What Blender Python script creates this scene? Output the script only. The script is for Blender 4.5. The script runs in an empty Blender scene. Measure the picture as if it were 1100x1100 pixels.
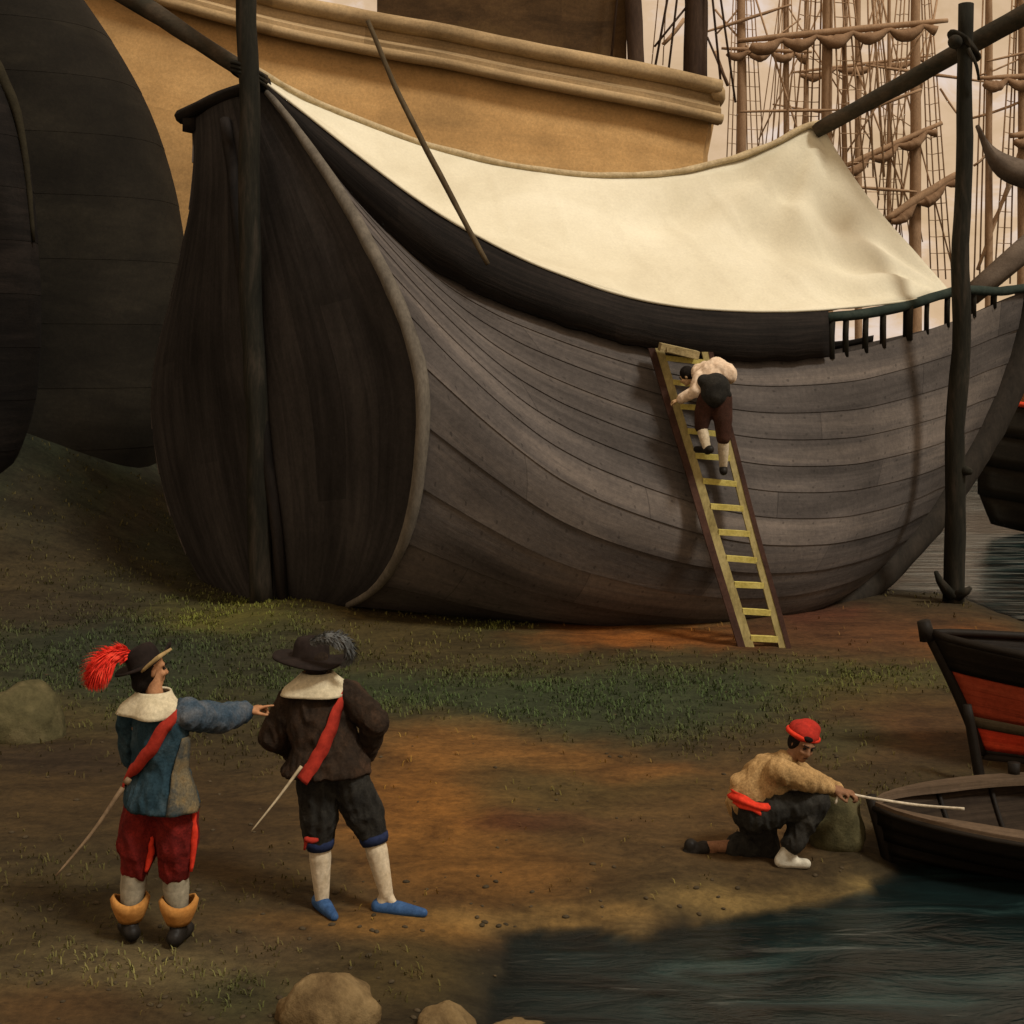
import bpy, math, random
import numpy as np
from mathutils import Vector, Matrix, noise

R = math.radians
random.seed(7)
rng = np.random.default_rng(7)
sc = bpy.context.scene
col = sc.collection

# ------------------------------------------------------------------ camera
EYE, FPX, HOR = 3.6, 1500.0, 378.0          # eye height, focal length and horizon row for an 1100 px picture
cam_d = bpy.data.cameras.new('camera')
cam = bpy.data.objects.new('camera', cam_d)
col.objects.link(cam)
cam.location = (0, 0, EYE)
cam.rotation_euler = (R(90), 0, 0)
cam_d.sensor_width = 36
cam_d.lens = 36 * FPX / 1100
cam_d.shift_y = -(550 - HOR) / 1100
cam_d.clip_start = 0.1
cam_d.clip_end = 3000
sc.camera = cam

# ------------------------------------------------------------------ light
SUN_DIR = Vector((0.46, -0.38, 0.80)).normalized()      # towards the sun
sun_d = bpy.data.lights.new('sun', 'SUN')
sun = bpy.data.objects.new('sun', sun_d)
col.objects.link(sun)
sun_d.energy = 2.5
sun_d.angle = R(11)       # hazy sun, soft shadows
sun_d.color = (1.0, 0.95, 0.86)
sun.rotation_euler = SUN_DIR.to_track_quat('Z', 'Y').to_euler()
sun.location = SUN_DIR * 60

w = bpy.data.worlds.new('World')
sc.world = w
w.use_nodes = True
nt = w.node_tree
nt.nodes.clear()
out = nt.nodes.new('ShaderNodeOutputWorld')
sky = nt.nodes.new('ShaderNodeTexSky')
sky.sky_type = 'NISHITA'
sky.sun_disc = False
sky.sun_elevation = math.asin(SUN_DIR.z)
sky.sun_rotation = math.atan2(SUN_DIR.x, SUN_DIR.y)
sky.dust_density = 4
bg1 = nt.nodes.new('ShaderNodeBackground')
bg1.inputs[1].default_value = 0.08
nt.links.new(sky.outputs[0], bg1.inputs[0])
bg2 = nt.nodes.new('ShaderNodeBackground')       # warm hazy cloud cover
tc = nt.nodes.new('ShaderNodeTexCoord')
mp = nt.nodes.new('ShaderNodeMapping')
mp.inputs['Scale'].default_value = (3, 3, 4.5)
nz = nt.nodes.new('ShaderNodeTexNoise')
nz.inputs['Scale'].default_value = 4.4
nz.inputs['Detail'].default_value = 8
nz.inputs['Roughness'].default_value = 0.62
nz.inputs['Distortion'].default_value = 0.6
cr = nt.nodes.new('ShaderNodeValToRGB')
e = cr.color_ramp.elements
e[0].position, e[0].color = 0.36, (0.60, 0.41, 0.23, 1)
e[1].position, e[1].color = 0.64, (0.78, 0.63, 0.53, 1)
m_ = e.new(0.52); m_.color = (0.69, 0.48, 0.295, 1)
nt.links.new(tc.outputs['Generated'], mp.inputs[0])
nt.links.new(mp.outputs[0], nz.inputs['Vector'])
nt.links.new(nz.outputs[0], cr.inputs[0])
nt.links.new(cr.outputs[0], bg2.inputs[0])
bg2.inputs[1].default_value = 1.1
mx = nt.nodes.new('ShaderNodeMixShader')
mx.inputs[0].default_value = 0.9
nt.links.new(bg1.outputs[0], mx.inputs[1])
nt.links.new(bg2.outputs[0], mx.inputs[2])
nt.links.new(mx.outputs[0], out.inputs[0])

sc.view_settings.view_transform = 'Standard'
sc.view_settings.look = 'None'
sc.view_settings.exposure = 0.0
sc.view_settings.gamma = 1.0
sc.view_settings.use_curve_mapping = False
sc.cycles.max_bounces = 6
sc.cycles.use_denoising = True

# ------------------------------------------------------------------ helpers
def P(u, v, d):
    return Vector(((u - 550) / FPX * d, d, EYE - (v - HOR) / FPX * d))

def s2l(c):
    return tuple((x / 255 / 12.92) if x / 255 < 0.04045 else ((x / 255 + 0.055) / 1.055) ** 2.4 for x in c)

def lerp(a, b, t): return a + (b - a) * t

def spline(pts, n, t0=0.0, t1=1.0):
    """n points along a Catmull-Rom through pts, even in chord length"""
    pts = [Vector(p) for p in pts]
    if len(pts) == 2:
        return [pts[0].lerp(pts[1], t0 + (t1 - t0) * i / (n - 1)) for i in range(n)]
    ext = [pts[0] * 2 - pts[1]] + pts + [pts[-1] * 2 - pts[-2]]
    dense = []
    for k in range(len(pts) - 1):
        a, b, c, d = ext[k:k + 4]
        for s in range(12):
            t = s / 12
            dense.append(0.5 * ((2 * b) + (c - a) * t + (2 * a - 5 * b + 4 * c - d) * t * t + (3 * b - a - 3 * c + d) * t ** 3))
    dense.append(pts[-1])
    L = [0.0]
    for i in range(1, len(dense)): L.append(L[-1] + (dense[i] - dense[i - 1]).length)
    res = []
    for i in range(n):
        s = (t0 + (t1 - t0) * i / (n - 1)) * L[-1]
        k = int(np.searchsorted(L, s)); k = min(max(k, 1), len(L) - 1)
        f = (s - L[k - 1]) / max(1e-9, L[k] - L[k - 1])
        res.append(dense[k - 1].lerp(dense[k], f))
    return res

def coons(c0, c1, d0, d1):
    """c0,c1 run along i (j=0 and j=1), d0,d1 along j (i=0 and i=1); returns grid[j][i]"""
    ni, nj = len(c0), len(d0)
    g = []
    for j in range(nj):
        t = j / (nj - 1); row = []
        for i in range(ni):
            s = i / (ni - 1)
            p = (c0[i] * (1 - t) + c1[i] * t + d0[j] * (1 - s) + d1[j] * s
                 - (c0[0] * (1 - s) * (1 - t) + c0[-1] * s * (1 - t) + c1[0] * (1 - s) * t + c1[-1] * s * t))
            row.append(p)
        g.append(row)
    return g

ORG = {}

class MB:
    def __init__(s): s.v, s.f, s.uv = [], [], []
    def grid(s, g, closed=False, uvf=None, flip=False):
        b = len(s.v); nj, ni = len(g), len(g[0])
        for row in g: s.v.extend([tuple(p) for p in row])
        for j in range(nj - 1):
            for i in range(ni if closed else ni - 1):
                i2 = (i + 1) % ni
                q = [(j, i), (j, i2), (j + 1, i2), (j + 1, i)]
                if flip: q.reverse()
                s.f.append([b + a * ni + c for a, c in q])
                s.uv.append([uvf(a, (c if not (closed and c == 0 and i == ni - 1) else ni)) if uvf else (c * .1, a * .1) for a, c in q])
        return b
    def cap(s, idx, flip=False):
        idx = list(idx)
        if flip: idx.reverse()
        s.f.append(idx); s.uv.append([(0, 0)] * len(idx))
    def tube(s, pts, r, n=10, wob=0.0, ell=None, ends=True):
        pts = [Vector(p) for p in pts]; m = len(pts)
        rr = r if isinstance(r, (list, tuple)) else [r] * m
        t = (pts[1] - pts[0]).normalized()
        a = t.orthogonal().normalized() if ell is None else (Vector(ell) - t * t.dot(Vector(ell))).normalized()
        g = []; L = 0
        for k in range(m):
            t = ((pts[min(k + 1, m - 1)] - pts[max(k - 1, 0)])).normalized()
            a = (a - t * a.dot(t)).normalized(); b = t.cross(a)
            row = []
            for i in range(n):
                an = 2 * math.pi * i / n
                rad = rr[k]
                if wob: rad *= 1 + wob * noise.noise(pts[k] * 2.3 + Vector((math.cos(an), math.sin(an), 0)) * .8)
                row.append(pts[k] + (a * math.cos(an) + b * math.sin(an)) * rad)
            g.append(row)
        cum = [0]
        for k in range(1, m): cum.append(cum[-1] + (pts[k] - pts[k - 1]).length)
        base = s.grid(g, closed=True, uvf=lambda j, i: (cum[j], i / n * 0.5))
        if ends:
            s.cap(range(base, base + n), True)
            s.cap(range(base + (m - 1) * n, base + m * n))
    def box(s, c, ax, ay, az):
        c, ax, ay, az = Vector(c), Vector(ax), Vector(ay), Vector(az)
        b = len(s.v)
        for x, y, z in ((-1,-1,-1),(1,-1,-1),(1,1,-1),(-1,1,-1),(-1,-1,1),(1,-1,1),(1,1,1),(-1,1,1)):
            s.v.append(tuple(c + ax * x + ay * y + az * z))
        for q in ((0,3,2,1),(4,5,6,7),(0,1,5,4),(1,2,6,5),(2,3,7,6),(3,0,4,7)):
            s.f.append([b + k for k in q])
            s.uv.append([(0, 0), (2 * ax.length, 0), (2 * ax.length, 2 * az.length), (0, 2 * az.length)])
    def beam(s, a, b, wv, hv):
        """box from a to b with half vectors wv, hv"""
        a, b = Vector(a), Vector(b)
        s.box((a + b) / 2, (b - a) / 2, wv, hv)
    def ell(s, c, ax, ay, az, n=14, m=9):
        c, ax, ay, az = Vector(c), Vector(ax), Vector(ay), Vector(az)
        g = []
        for j in range(m + 1):
            th = math.pi * j / m
            r_ = max(math.sin(th), 1e-3)
            g.append([c + az * math.cos(th) + (ax * math.cos(2 * math.pi * i / n) + ay * math.sin(2 * math.pi * i / n)) * r_ for i in range(n)])
        b = s.grid(g, closed=True, flip=True)
        s.cap(range(b, b + n)); s.cap(range(b + m * n, b + (m + 1) * n), True)
    def capsule(s, a, b, ra, rb, n=12):
        a, b = Vector(a), Vector(b); t = (b - a).normalized()
        pts, rr = [], []
        for k in range(5):
            q = math.pi / 2 * k / 4
            pts.append(a - t * ra * math.cos(q) * .98); rr.append(max(ra * math.sin(q), ra * .12))
        for k in range(5):
            q = math.pi / 2 * k / 4
            pts.append(b + t * rb * math.sin(q) * .98); rr.append(max(rb * math.cos(q), rb * .12))
        s.tube(pts, rr, n)
    def mesh(s, name, off=(0, 0, 0), smooth=True):
        me = bpy.data.meshes.new(name)
        o = Vector(off)
        me.from_pydata([tuple(Vector(p) - o) for p in s.v], [], s.f)
        if s.uv:
            uvl = me.uv_layers.new(name='UVMap')
            flat = [c for q in s.uv for uv in q for c in uv]
            if len(flat) == len(uvl.data) * 2: uvl.data.foreach_set('uv', flat)
        me.validate()
        if smooth:
            me.polygons.foreach_set('use_smooth', [True] * len(me.polygons))
        me.update()
        return me

def put(name, mb, mat, parent=None, smooth=True, solid=0.0, sub=0, sharp=None):
    """link a mesh made in world coordinates; a part keeps its thing's origin"""
    off = ORG.get(parent.name, Vector((0, 0, 0))) if parent else Vector((0, 0, 0))
    if parent is None:
        lo = np.array(mb.v); off = Vector((float(lo[:, 0].mean()), float(lo[:, 1].mean()), float(lo[:, 2].min())))
    me = mb.mesh(name, off, smooth) if isinstance(mb, MB) else mb
    o = bpy.data.objects.new(name, me); col.objects.link(o)
    if mat: me.materials.append(mat)
    if parent: o.parent = parent
    else: o.location = off
    ORG[o.name] = off
    if sub:
        m = o.modifiers.new('s', 'SUBSURF'); m.levels = m.render_levels = sub
    if solid:
        m = o.modifiers.new('t', 'SOLIDIFY'); m.thickness = solid; m.offset = 0
    if sharp:
        try: me.set_sharp_from_angle(angle=R(sharp))
        except Exception: pass
    return o

def blob(mb, voxel, it=4):
    """fuse a set of overlapping volumes into one continuous skin; returns an MB"""
    me = mb.mesh('blob', smooth=False)
    o = bpy.data.objects.new('blob', me); col.objects.link(o)
    m = o.modifiers.new('r', 'REMESH'); m.mode = 'VOXEL'; m.voxel_size = voxel; m.use_smooth_shade = True
    if it:
        m = o.modifiers.new('s', 'SMOOTH'); m.iterations = it; m.factor = 0.5
    dg = bpy.context.evaluated_depsgraph_get()
    e = o.evaluated_get(dg); em = e.to_mesh()
    r = MB()
    r.v = [tuple(v.co) for v in em.vertices]; r.n = [tuple(v.normal) for v in em.vertices]
    r.f = [list(p.vertices) for p in em.polygons]
    r.uv = []
    e.to_mesh_clear()
    bpy.data.objects.remove(o); bpy.data.meshes.remove(me)
    return r

def thing(name, loc, label, cat, group=None):
    o = bpy.data.objects.new(name, None); col.objects.link(o)
    o.location = loc; o['label'] = label; o['category'] = cat
    o.empty_display_size = 0.2
    if group: o['group'] = group
    ORG[o.name] = Vector(loc)
    return o

def tag(o, label, cat, group=None, kind=None):
    if label: o['label'] = label
    if cat: o['category'] = cat
    if group: o['group'] = group
    if kind: o['kind'] = kind
    return o

# ------------------------------------------------------------------ materials
def base_mat(name, rough=0.8, spec=0.3):
    m = bpy.data.materials.new(name); m.use_nodes = True
    t = m.node_tree; t.nodes.clear()
    o = t.nodes.new('ShaderNodeOutputMaterial'); b = t.nodes.new('ShaderNodeBsdfPrincipled')
    b.inputs['Roughness'].default_value = rough
    b.inputs['Specular IOR Level'].default_value = spec
    t.links.new(b.outputs[0], o.inputs[0])
    return m, t, b

def N(t, kind, **kw):
    n = t.nodes.new(kind)
    for k, v in kw.items():
        if k in n.inputs: n.inputs[k].default_value = v
        else: setattr(n, k, v)
    return n

def ramp(t, stops):
    n = t.nodes.new('ShaderNodeValToRGB'); e = n.color_ramp.elements
    e[0].position, e[0].color = stops[0][0], (*stops[0][1], 1)
    e[1].position, e[1].color = stops[-1][0], (*stops[-1][1], 1)
    for p, c in stops[1:-1]:
        x = e.new(p); x.color = (*c, 1)
    return n

def mixc(t, a, b, fac, blend='MIX'):
    n = t.nodes.new('ShaderNodeMix'); n.data_type = 'RGBA'; n.blend_type = blend
    for sock, val in ((n.inputs[6], a), (n.inputs[7], b), (n.inputs[0], fac)):
        if hasattr(val, 'is_linked') or hasattr(val, 'links'): t.links.new(val, sock)
        elif isinstance(val, (int, float)): sock.default_value = val
        else: sock.default_value = (*val, 1)
    return n.outputs[2]

def mottled(name, cols, scale=4, stretch=(1, 1, 1), rough=0.9, spec=0.12, bump=0.25, bscale=30, detail=7, bdist=0.01, grain=(0.72, 1.18)):
    """procedural paint/cloth/wood: noise between colours, finer grain, bump"""
    m, t, b = base_mat(name, rough, spec)
    tcn = N(t, 'ShaderNodeTexCoord'); mpn = N(t, 'ShaderNodeMapping', Scale=stretch)
    t.links.new(tcn.outputs['Object'], mpn.inputs[0])
    n1 = N(t, 'ShaderNodeTexNoise', Scale=scale, Detail=detail, Roughness=0.65, Distortion=0.4)
    t.links.new(mpn.outputs[0], n1.inputs['Vector'])
    k = len(cols)
    rp = ramp(t, [(0.3 + 0.4 * i / (k - 1), c) for i, c in enumerate(cols)])
    t.links.new(n1.outputs[0], rp.inputs[0])
    n2 = N(t, 'ShaderNodeTexNoise', Scale=bscale, Detail=6, Roughness=0.7)
    t.links.new(mpn.outputs[0], n2.inputs['Vector'])
    r2 = ramp(t, [(0.3, (grain[0],) * 3), (0.7, (grain[1],) * 3)])
    t.links.new(n2.outputs[0], r2.inputs[0])
    t.links.new(mixc(t, rp.outputs[0], r2.outputs[0], 1.0, 'MULTIPLY'), b.inputs['Base Color'])
    bp = N(t, 'ShaderNodeBump', Strength=bump, Distance=bdist)
    t.links.new(n2.outputs[0], bp.inputs['Height']); t.links.new(bp.outputs[0], b.inputs['Normal'])
    return m

def planked(name, cols, streak=(0.5, 5.0), rough=0.85, spec=0.12, bump=0.35, stain=0.5, seam=None, contrast=1.0, nails=False):
    """planks along UV: u is metres along the plank, v counts strakes"""
    m, t, b = base_mat(name, rough, spec)
    uv = N(t, 'ShaderNodeUVMap'); uv.uv_map = 'UVMap'
    sp = N(t, 'ShaderNodeSeparateXYZ'); t.links.new(uv.outputs[0], sp.inputs[0])
    fl = N(t, 'ShaderNodeMath', operation='FLOOR'); t.links.new(sp.outputs[1], fl.inputs[0])
    # butt joints: plank number along u, shifted per strake
    sh = N(t, 'ShaderNodeMath', operation='MULTIPLY'); sh.inputs[1].default_value = 0.377; t.links.new(fl.outputs[0], sh.inputs[0])
    dv = N(t, 'ShaderNodeMath', operation='MULTIPLY_ADD'); dv.inputs[1].default_value = 0.19
    t.links.new(sp.outputs[0], dv.inputs[0]); t.links.new(sh.outputs[0], dv.inputs[2])
    pf = N(t, 'ShaderNodeMath', operation='FLOOR'); t.links.new(dv.outputs[0], pf.inputs[0])
    cb = N(t, 'ShaderNodeCombineXYZ'); t.links.new(pf.outputs[0], cb.inputs[0]); t.links.new(fl.outputs[0], cb.inputs[1])
    wn = N(t, 'ShaderNodeTexWhiteNoise', noise_dimensions='2D'); t.links.new(cb.outputs[0], wn.inputs['Vector'])
    mpn = N(t, 'ShaderNodeMapping', Scale=(streak[0], streak[1], 1)); t.links.new(uv.outputs[0], mpn.inputs[0])
    n1 = N(t, 'ShaderNodeTexNoise', Scale=1.0, Detail=8, Roughness=0.68, Distortion=0.5); t.links.new(mpn.outputs[0], n1.inputs['Vector'])
    ad = N(t, 'ShaderNodeMath', operation='MULTIPLY_ADD'); ad.inputs[1].default_value = 0.22 * contrast
    t.links.new(wn.outputs[0], ad.inputs[0])
    sub_ = N(t, 'ShaderNodeMath', operation='SUBTRACT'); sub_.inputs[1].default_value = 0.11 * contrast
    t.links.new(n1.outputs[0], sub_.inputs[0]); t.links.new(sub_.outputs[0], ad.inputs[2])
    k = len(cols)
    rp = ramp(t, [(0.3 + 0.4 * i / (k - 1), c) for i, c in enumerate(cols)]); t.links.new(ad.outputs[0], rp.inputs[0])
    tcn = N(t, 'ShaderNodeTexCoord')
    n3 = N(t, 'ShaderNodeTexNoise', Scale=0.55, Detail=7, Roughness=0.6); t.links.new(tcn.outputs['Object'], n3.inputs['Vector'])
    r3 = ramp(t, [(0.3, (1 - stain,) * 3), (0.68, (1.1, 1.1, 1.1))]); t.links.new(n3.outputs[0], r3.inputs[0])
    c = mixc(t, rp.outputs[0], r3.outputs[0], 1.0, 'MULTIPLY')
    n4 = N(t, 'ShaderNodeTexNoise', Scale=16, Detail=6, Roughness=0.75); t.links.new(tcn.outputs['Object'], n4.inputs['Vector'])
    r4 = ramp(t, [(0.3, (0.75, 0.75, 0.75)), (0.72, (1.2, 1.18, 1.15))]); t.links.new(n4.outputs[0], r4.inputs[0])
    c = mixc(t, c, r4.outputs[0], 1.0, 'MULTIPLY')
    if seam:
        fr = N(t, 'ShaderNodeMath', operation='FRACT'); t.links.new(dv.outputs[0], fr.inputs[0])
        lt = N(t, 'ShaderNodeMath', operation='LESS_THAN'); lt.inputs[1].default_value = 0.004; t.links.new(fr.outputs[0], lt.inputs[0])
        fv = N(t, 'ShaderNodeMath', operation='FRACT'); t.links.new(sp.outputs[1], fv.inputs[0])
        l2 = N(t, 'ShaderNodeMath', operation='LESS_THAN'); l2.inputs[1].default_value = seam; t.links.new(fv.outputs[0], l2.inputs[0])
        mxx = N(t, 'ShaderNodeMath', operation='MAXIMUM'); t.links.new(lt.outputs[0], mxx.inputs[0]); t.links.new(l2.outputs[0], mxx.inputs[1])
        c = mixc(t, c, tuple(x * 0.25 for x in cols[0]), mxx.outputs[0])
    if nails:      # treenails in pairs along each strake, and butt joints
        def mth(op, a_, b_=None, c_=None):
            n_ = N(t, 'ShaderNodeMath', operation=op)
            for i_, x_ in enumerate((a_, b_, c_)):
                if x_ is None: continue
                if isinstance(x_, (int, float)): n_.inputs[i_].default_value = x_
                else: t.links.new(x_, n_.inputs[i_])
            return n_.outputs[0]
        du = mth('MULTIPLY', mth('SUBTRACT', mth('FRACT', mth('MULTIPLY_ADD', sp.outputs[0], 1.7, sh.outputs[0])), 0.5), 0.59)
        dn = mth('MULTIPLY', mth('SUBTRACT', mth('PINGPONG', mth('FRACT', sp.outputs[1]), 0.5), 0.2), 0.45)
        dist = mth('SQRT', mth('ADD', mth('MULTIPLY', du, du), mth('MULTIPLY', dn, dn)))
        hit = mth('LESS_THAN', dist, 0.02)
        butt = mth('LESS_THAN', mth('FRACT', dv.outputs[0]), 0.0035)
        c = mixc(t, c, tuple(x * 0.3 for x in cols[0]), mth('MULTIPLY', mth('MAXIMUM', hit, butt), 0.4))
    t.links.new(c, b.inputs['Base Color'])
    bp = N(t, 'ShaderNodeBump', Strength=bump, Distance=0.03); t.links.new(n1.outputs[0], bp.inputs['Height'])
    bp2 = N(t, 'ShaderNodeBump', Strength=bump * .7, Distance=0.012); t.links.new(n4.outputs[0], bp2.inputs['Height'])
    t.links.new(bp.outputs[0], bp2.inputs['Normal']); t.links.new(bp2.outputs[0], b.inputs['Normal'])
    return m

def lin3(*cs): return [s2l(c) for c in cs]

M = {}
M['hull'] = planked('weathered_hull_planks', [(0.044, 0.039, 0.036), (0.093, 0.082, 0.075), (0.18, 0.152, 0.13)], streak=(0.15, 0.9), stain=0.38, contrast=0.55, bump=0.5, nails=True)
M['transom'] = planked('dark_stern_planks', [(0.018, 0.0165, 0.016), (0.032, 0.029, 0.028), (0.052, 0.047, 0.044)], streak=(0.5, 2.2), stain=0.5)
M['tar'] = planked('tarred_wood', [(0.007, 0.006, 0.0055), (0.012, 0.010, 0.0085), (0.024, 0.019, 0.016)], streak=(0.6, 4))
M['moulding'] = mottled('grey_moulding_wood', [(0.08, 0.07, 0.056), (0.16, 0.14, 0.11)], 3, (1, 1, .4))
M['darkwood'] = mottled('dark_wood', [(0.016, 0.014, 0.011), (0.035, 0.028, 0.021)], 4, (1, 1, .3))
M['pole'] = mottled('green_black_pole', [(0.009, 0.009, 0.007), (0.018, 0.017, 0.012), (0.045, 0.036, 0.026)], 4, (1.5, 1.5, .25), bump=0.5)
M['spar'] = mottled('brown_spar', [(0.02, 0.022, 0.016), (0.045, 0.036, 0.024), (0.075, 0.055, 0.036)], 4, (.5, .5, .8), bump=0.5)
M['thinspar'] = mottled('thin_pole_wood', [(0.05, 0.036, 0.02), (0.12, 0.09, 0.05)], 4, (1, 1, .4))
M['green_rail'] = mottled('green_painted_rail', [(0.014, 0.024, 0.02), (0.036, 0.048, 0.038)], 4)
M['canvas'] = mottled('cream_sailcloth', [(0.56, 0.515, 0.38), (0.65, 0.61, 0.465), (0.73, 0.695, 0.55)], 0.45, (1, 1, 1), rough=0.9, bump=0.25, bscale=26, bdist=0.012, grain=(0.93, 1.06))
M['boltrope'] = mottled('bolt_rope', [(0.36, 0.28, 0.16), (0.55, 0.45, 0.28)], 6, bump=0.5)
M['deck'] = mottled('deck_boards', [(0.05, 0.036, 0.024), (0.1, 0.07, 0.045)], 3, (1, 4, 1))
M['gold'] = planked('ochre_hull_planks', [(0.36, 0.225, 0.095), (0.49, 0.30, 0.122), (0.58, 0.37, 0.16)], streak=(0.16, 0.8), stain=0.28, bump=0.2, contrast=0.55)
M['goldrail'] = planked('pale_rail_wood', [(0.25, 0.175, 0.09), (0.39, 0.28, 0.15), (0.50, 0.37, 0.21)], streak=(0.5, 3), stain=0.3, bump=0.4)
M['brownhouse'] = planked('brown_cabin_boards', [(0.05, 0.03, 0.014), (0.095, 0.056, 0.025), (0.14, 0.085, 0.035)], streak=(0.5, 1.2), stain=0.4)
M['mast'] = mottled('brown_mast', [(0.04, 0.025, 0.018), (0.085, 0.055, 0.036)], 4, (1, 1, .2))
M['blackhull'] = planked('dark_hull_planks', [(0.012, 0.010, 0.007), (0.018, 0.0152, 0.0105), (0.032, 0.027, 0.018)], streak=(0.25, .9), stain=0.5, contrast=0.2)
M['rigwood'] = mottled('hazed_spar_wood', [(0.26, 0.165, 0.095), (0.38, 0.25, 0.15)], 3, (1, 1, .3))  # wood lightened so the colour carries the haze over the far ships
M['rope'] = mottled('hazed_hemp_rigging', [(0.36, 0.235, 0.14), (0.50, 0.34, 0.21)], 5)  # hemp paled as well, distance haze put into its colour
M['furled'] = mottled('brown_furled_sail', [(0.17, 0.10, 0.055), (0.32, 0.205, 0.12)], 2)
M['greysail'] = mottled('grey_brown_sail', [(0.09, 0.068, 0.05), (0.16, 0.125, 0.095)], 2)
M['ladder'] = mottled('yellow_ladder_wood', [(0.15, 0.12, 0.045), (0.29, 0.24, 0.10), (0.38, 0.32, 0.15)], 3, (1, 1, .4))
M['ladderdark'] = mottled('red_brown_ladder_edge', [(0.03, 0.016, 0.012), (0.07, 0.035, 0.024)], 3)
M['rung'] = mottled('yellow_rung', [(0.42, 0.35, 0.08), (0.6, 0.52, 0.17)], 6)
M['red_boat'] = planked('red_boat_paint', [(0.25, 0.042, 0.02), (0.38, 0.06, 0.026), (0.45, 0.085, 0.04)], streak=(0.8, 3), stain=0.4)
M['red_bright'] = planked('bright_red_paint', [(0.45, 0.036, 0.014), (0.66, 0.06, 0.024), (0.74, 0.09, 0.036)], streak=(0.8, 3), stain=0.3)
M['grey_stripe'] = planked('grey_boat_stripe', [(0.09, 0.072, 0.045), (0.15, 0.12, 0.075)], streak=(0.8, 3))
M['boatbrown'] = planked('grey_brown_boat_wood', [(0.045, 0.03, 0.018), (0.088, 0.061, 0.038), (0.135, 0.095, 0.063)], streak=(0.8, 3), stain=0.4)
M['boatinner'] = planked('dark_inner_planks', [(0.018, 0.012, 0.008), (0.036, 0.025, 0.016), (0.06, 0.042, 0.028)], streak=(0.8, 3), stain=0.4)  # boat browns again, darker for the inside
M['boatdark'] = planked('dark_boat_wood', [(0.008, 0.0065, 0.005), (0.018, 0.014, 0.01)], streak=(0.8, 3), rough=0.6)
M['olive_rock'] = mottled('mossy_stone', [(0.035, 0.032, 0.014), (0.075, 0.066, 0.03), (0.12, 0.1, 0.05)], 3, bump=0.6, bdist=0.03, bscale=12)
M['tan_rock'] = mottled('tan_stone', [(0.07, 0.045, 0.02), (0.16, 0.11, 0.05), (0.23, 0.165, 0.08)], 4, bump=0.6, bdist=0.03, bscale=14)
M['pebble'] = mottled('brown_pebble', [(0.03, 0.024, 0.014), (0.08, 0.06, 0.034)], 2)
M['darkolive'] = mottled('dark_olive_wood', [(0.016, 0.0135, 0.008), (0.032, 0.027, 0.015)], 3)
# people
M['skin'] = mottled('skin', [(0.34, 0.16, 0.075), (0.46, 0.24, 0.12)], 14, rough=0.6, bump=0.08, bscale=60)
M['skinpale'] = mottled('pale_skin', [(0.46, 0.30, 0.16), (0.62, 0.43, 0.24)], 14, rough=0.6, bump=0.08, bscale=60)
M['skindark'] = mottled('tanned_skin', [(0.16, 0.08, 0.042), (0.25, 0.13, 0.07)], 14, rough=0.6, bump=0.08, bscale=60)
M['hair'] = mottled('black_hair', [(0.006, 0.005, 0.004), (0.016, 0.012, 0.01)], 20, bump=0.5, bscale=70)
M['felt'] = mottled('dark_felt', [(0.010, 0.007, 0.006), (0.022, 0.015, 0.012)], 8)
M['feltgold'] = mottled('gold_braid', [(0.22, 0.15, 0.06), (0.42, 0.3, 0.14)], 12)
M['plume'] = mottled('red_plume', [(0.42, 0.018, 0.012), (0.72, 0.035, 0.02), (0.8, 0.09, 0.05)], 16)
M['greyplume'] = mottled('grey_plume', [(0.05, 0.055, 0.055), (0.15, 0.155, 0.15)], 16)
M['linen'] = mottled('cream_linen', [(0.46, 0.40, 0.26), (0.64, 0.57, 0.40)], 9, bump=0.3, bscale=40)
M['bluecoat'] = mottled('blue_wool', [(0.009, 0.024, 0.034), (0.02, 0.045, 0.06), (0.045, 0.07, 0.082)], 6, bump=0.6, bscale=70, grain=(0.6, 1.4))
M['bluesleeve'] = mottled('blue_grey_wool', [(0.014, 0.034, 0.056), (0.045, 0.066, 0.088), (0.11, 0.115, 0.12)], 7, bump=0.5, bscale=70, grain=(.6, 1.4))
M['tanlining'] = mottled('grey_tan_cloth', [(0.05, 0.048, 0.034), (0.13, 0.10, 0.06), (0.19, 0.125, 0.06)], 10, bump=0.3, bscale=40)
M['worncoat'] = mottled('worn_blue_tan_cloth', [(0.02, 0.04, 0.05), (0.06, 0.06, 0.05), (0.13, 0.105, 0.06), (0.16, 0.11, 0.05)], 9, bump=0.5, bscale=70, grain=(.6, 1.4))
M['sash'] = mottled('red_sash', [(0.26, 0.022, 0.014), (0.42, 0.04, 0.022)], 9, bump=0.2)
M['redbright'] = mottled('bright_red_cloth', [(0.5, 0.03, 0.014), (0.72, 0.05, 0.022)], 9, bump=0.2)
M['breeches'] = mottled('dark_red_breeches', [(0.06, 0.007, 0.006), (0.115, 0.01, 0.008), (0.19, 0.016, 0.011)], 7, bump=0.6, bscale=70, grain=(0.6, 1.4))
M['stocking'] = mottled('grey_stocking', [(0.2, 0.18, 0.125), (0.32, 0.28, 0.2)], 10, bump=0.2)
M['stockcream'] = mottled('cream_stocking', [(0.42, 0.34, 0.22), (0.6, 0.52, 0.38)], 10, bump=0.2)
M['leather'] = mottled('orange_leather', [(0.3, 0.13, 0.03), (0.48, 0.23, 0.06)], 10, bump=0.25)
M['boot'] = mottled('black_boot_leather', [(0.008, 0.007, 0.006), (0.02, 0.017, 0.014)], 10, rough=0.5)
M['browncoat'] = mottled('dark_brown_wool', [(0.011, 0.008, 0.006), (0.026, 0.017, 0.011), (0.05, 0.028, 0.016)], 6, bump=0.6, bscale=70, grain=(0.6, 1.4))
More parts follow.
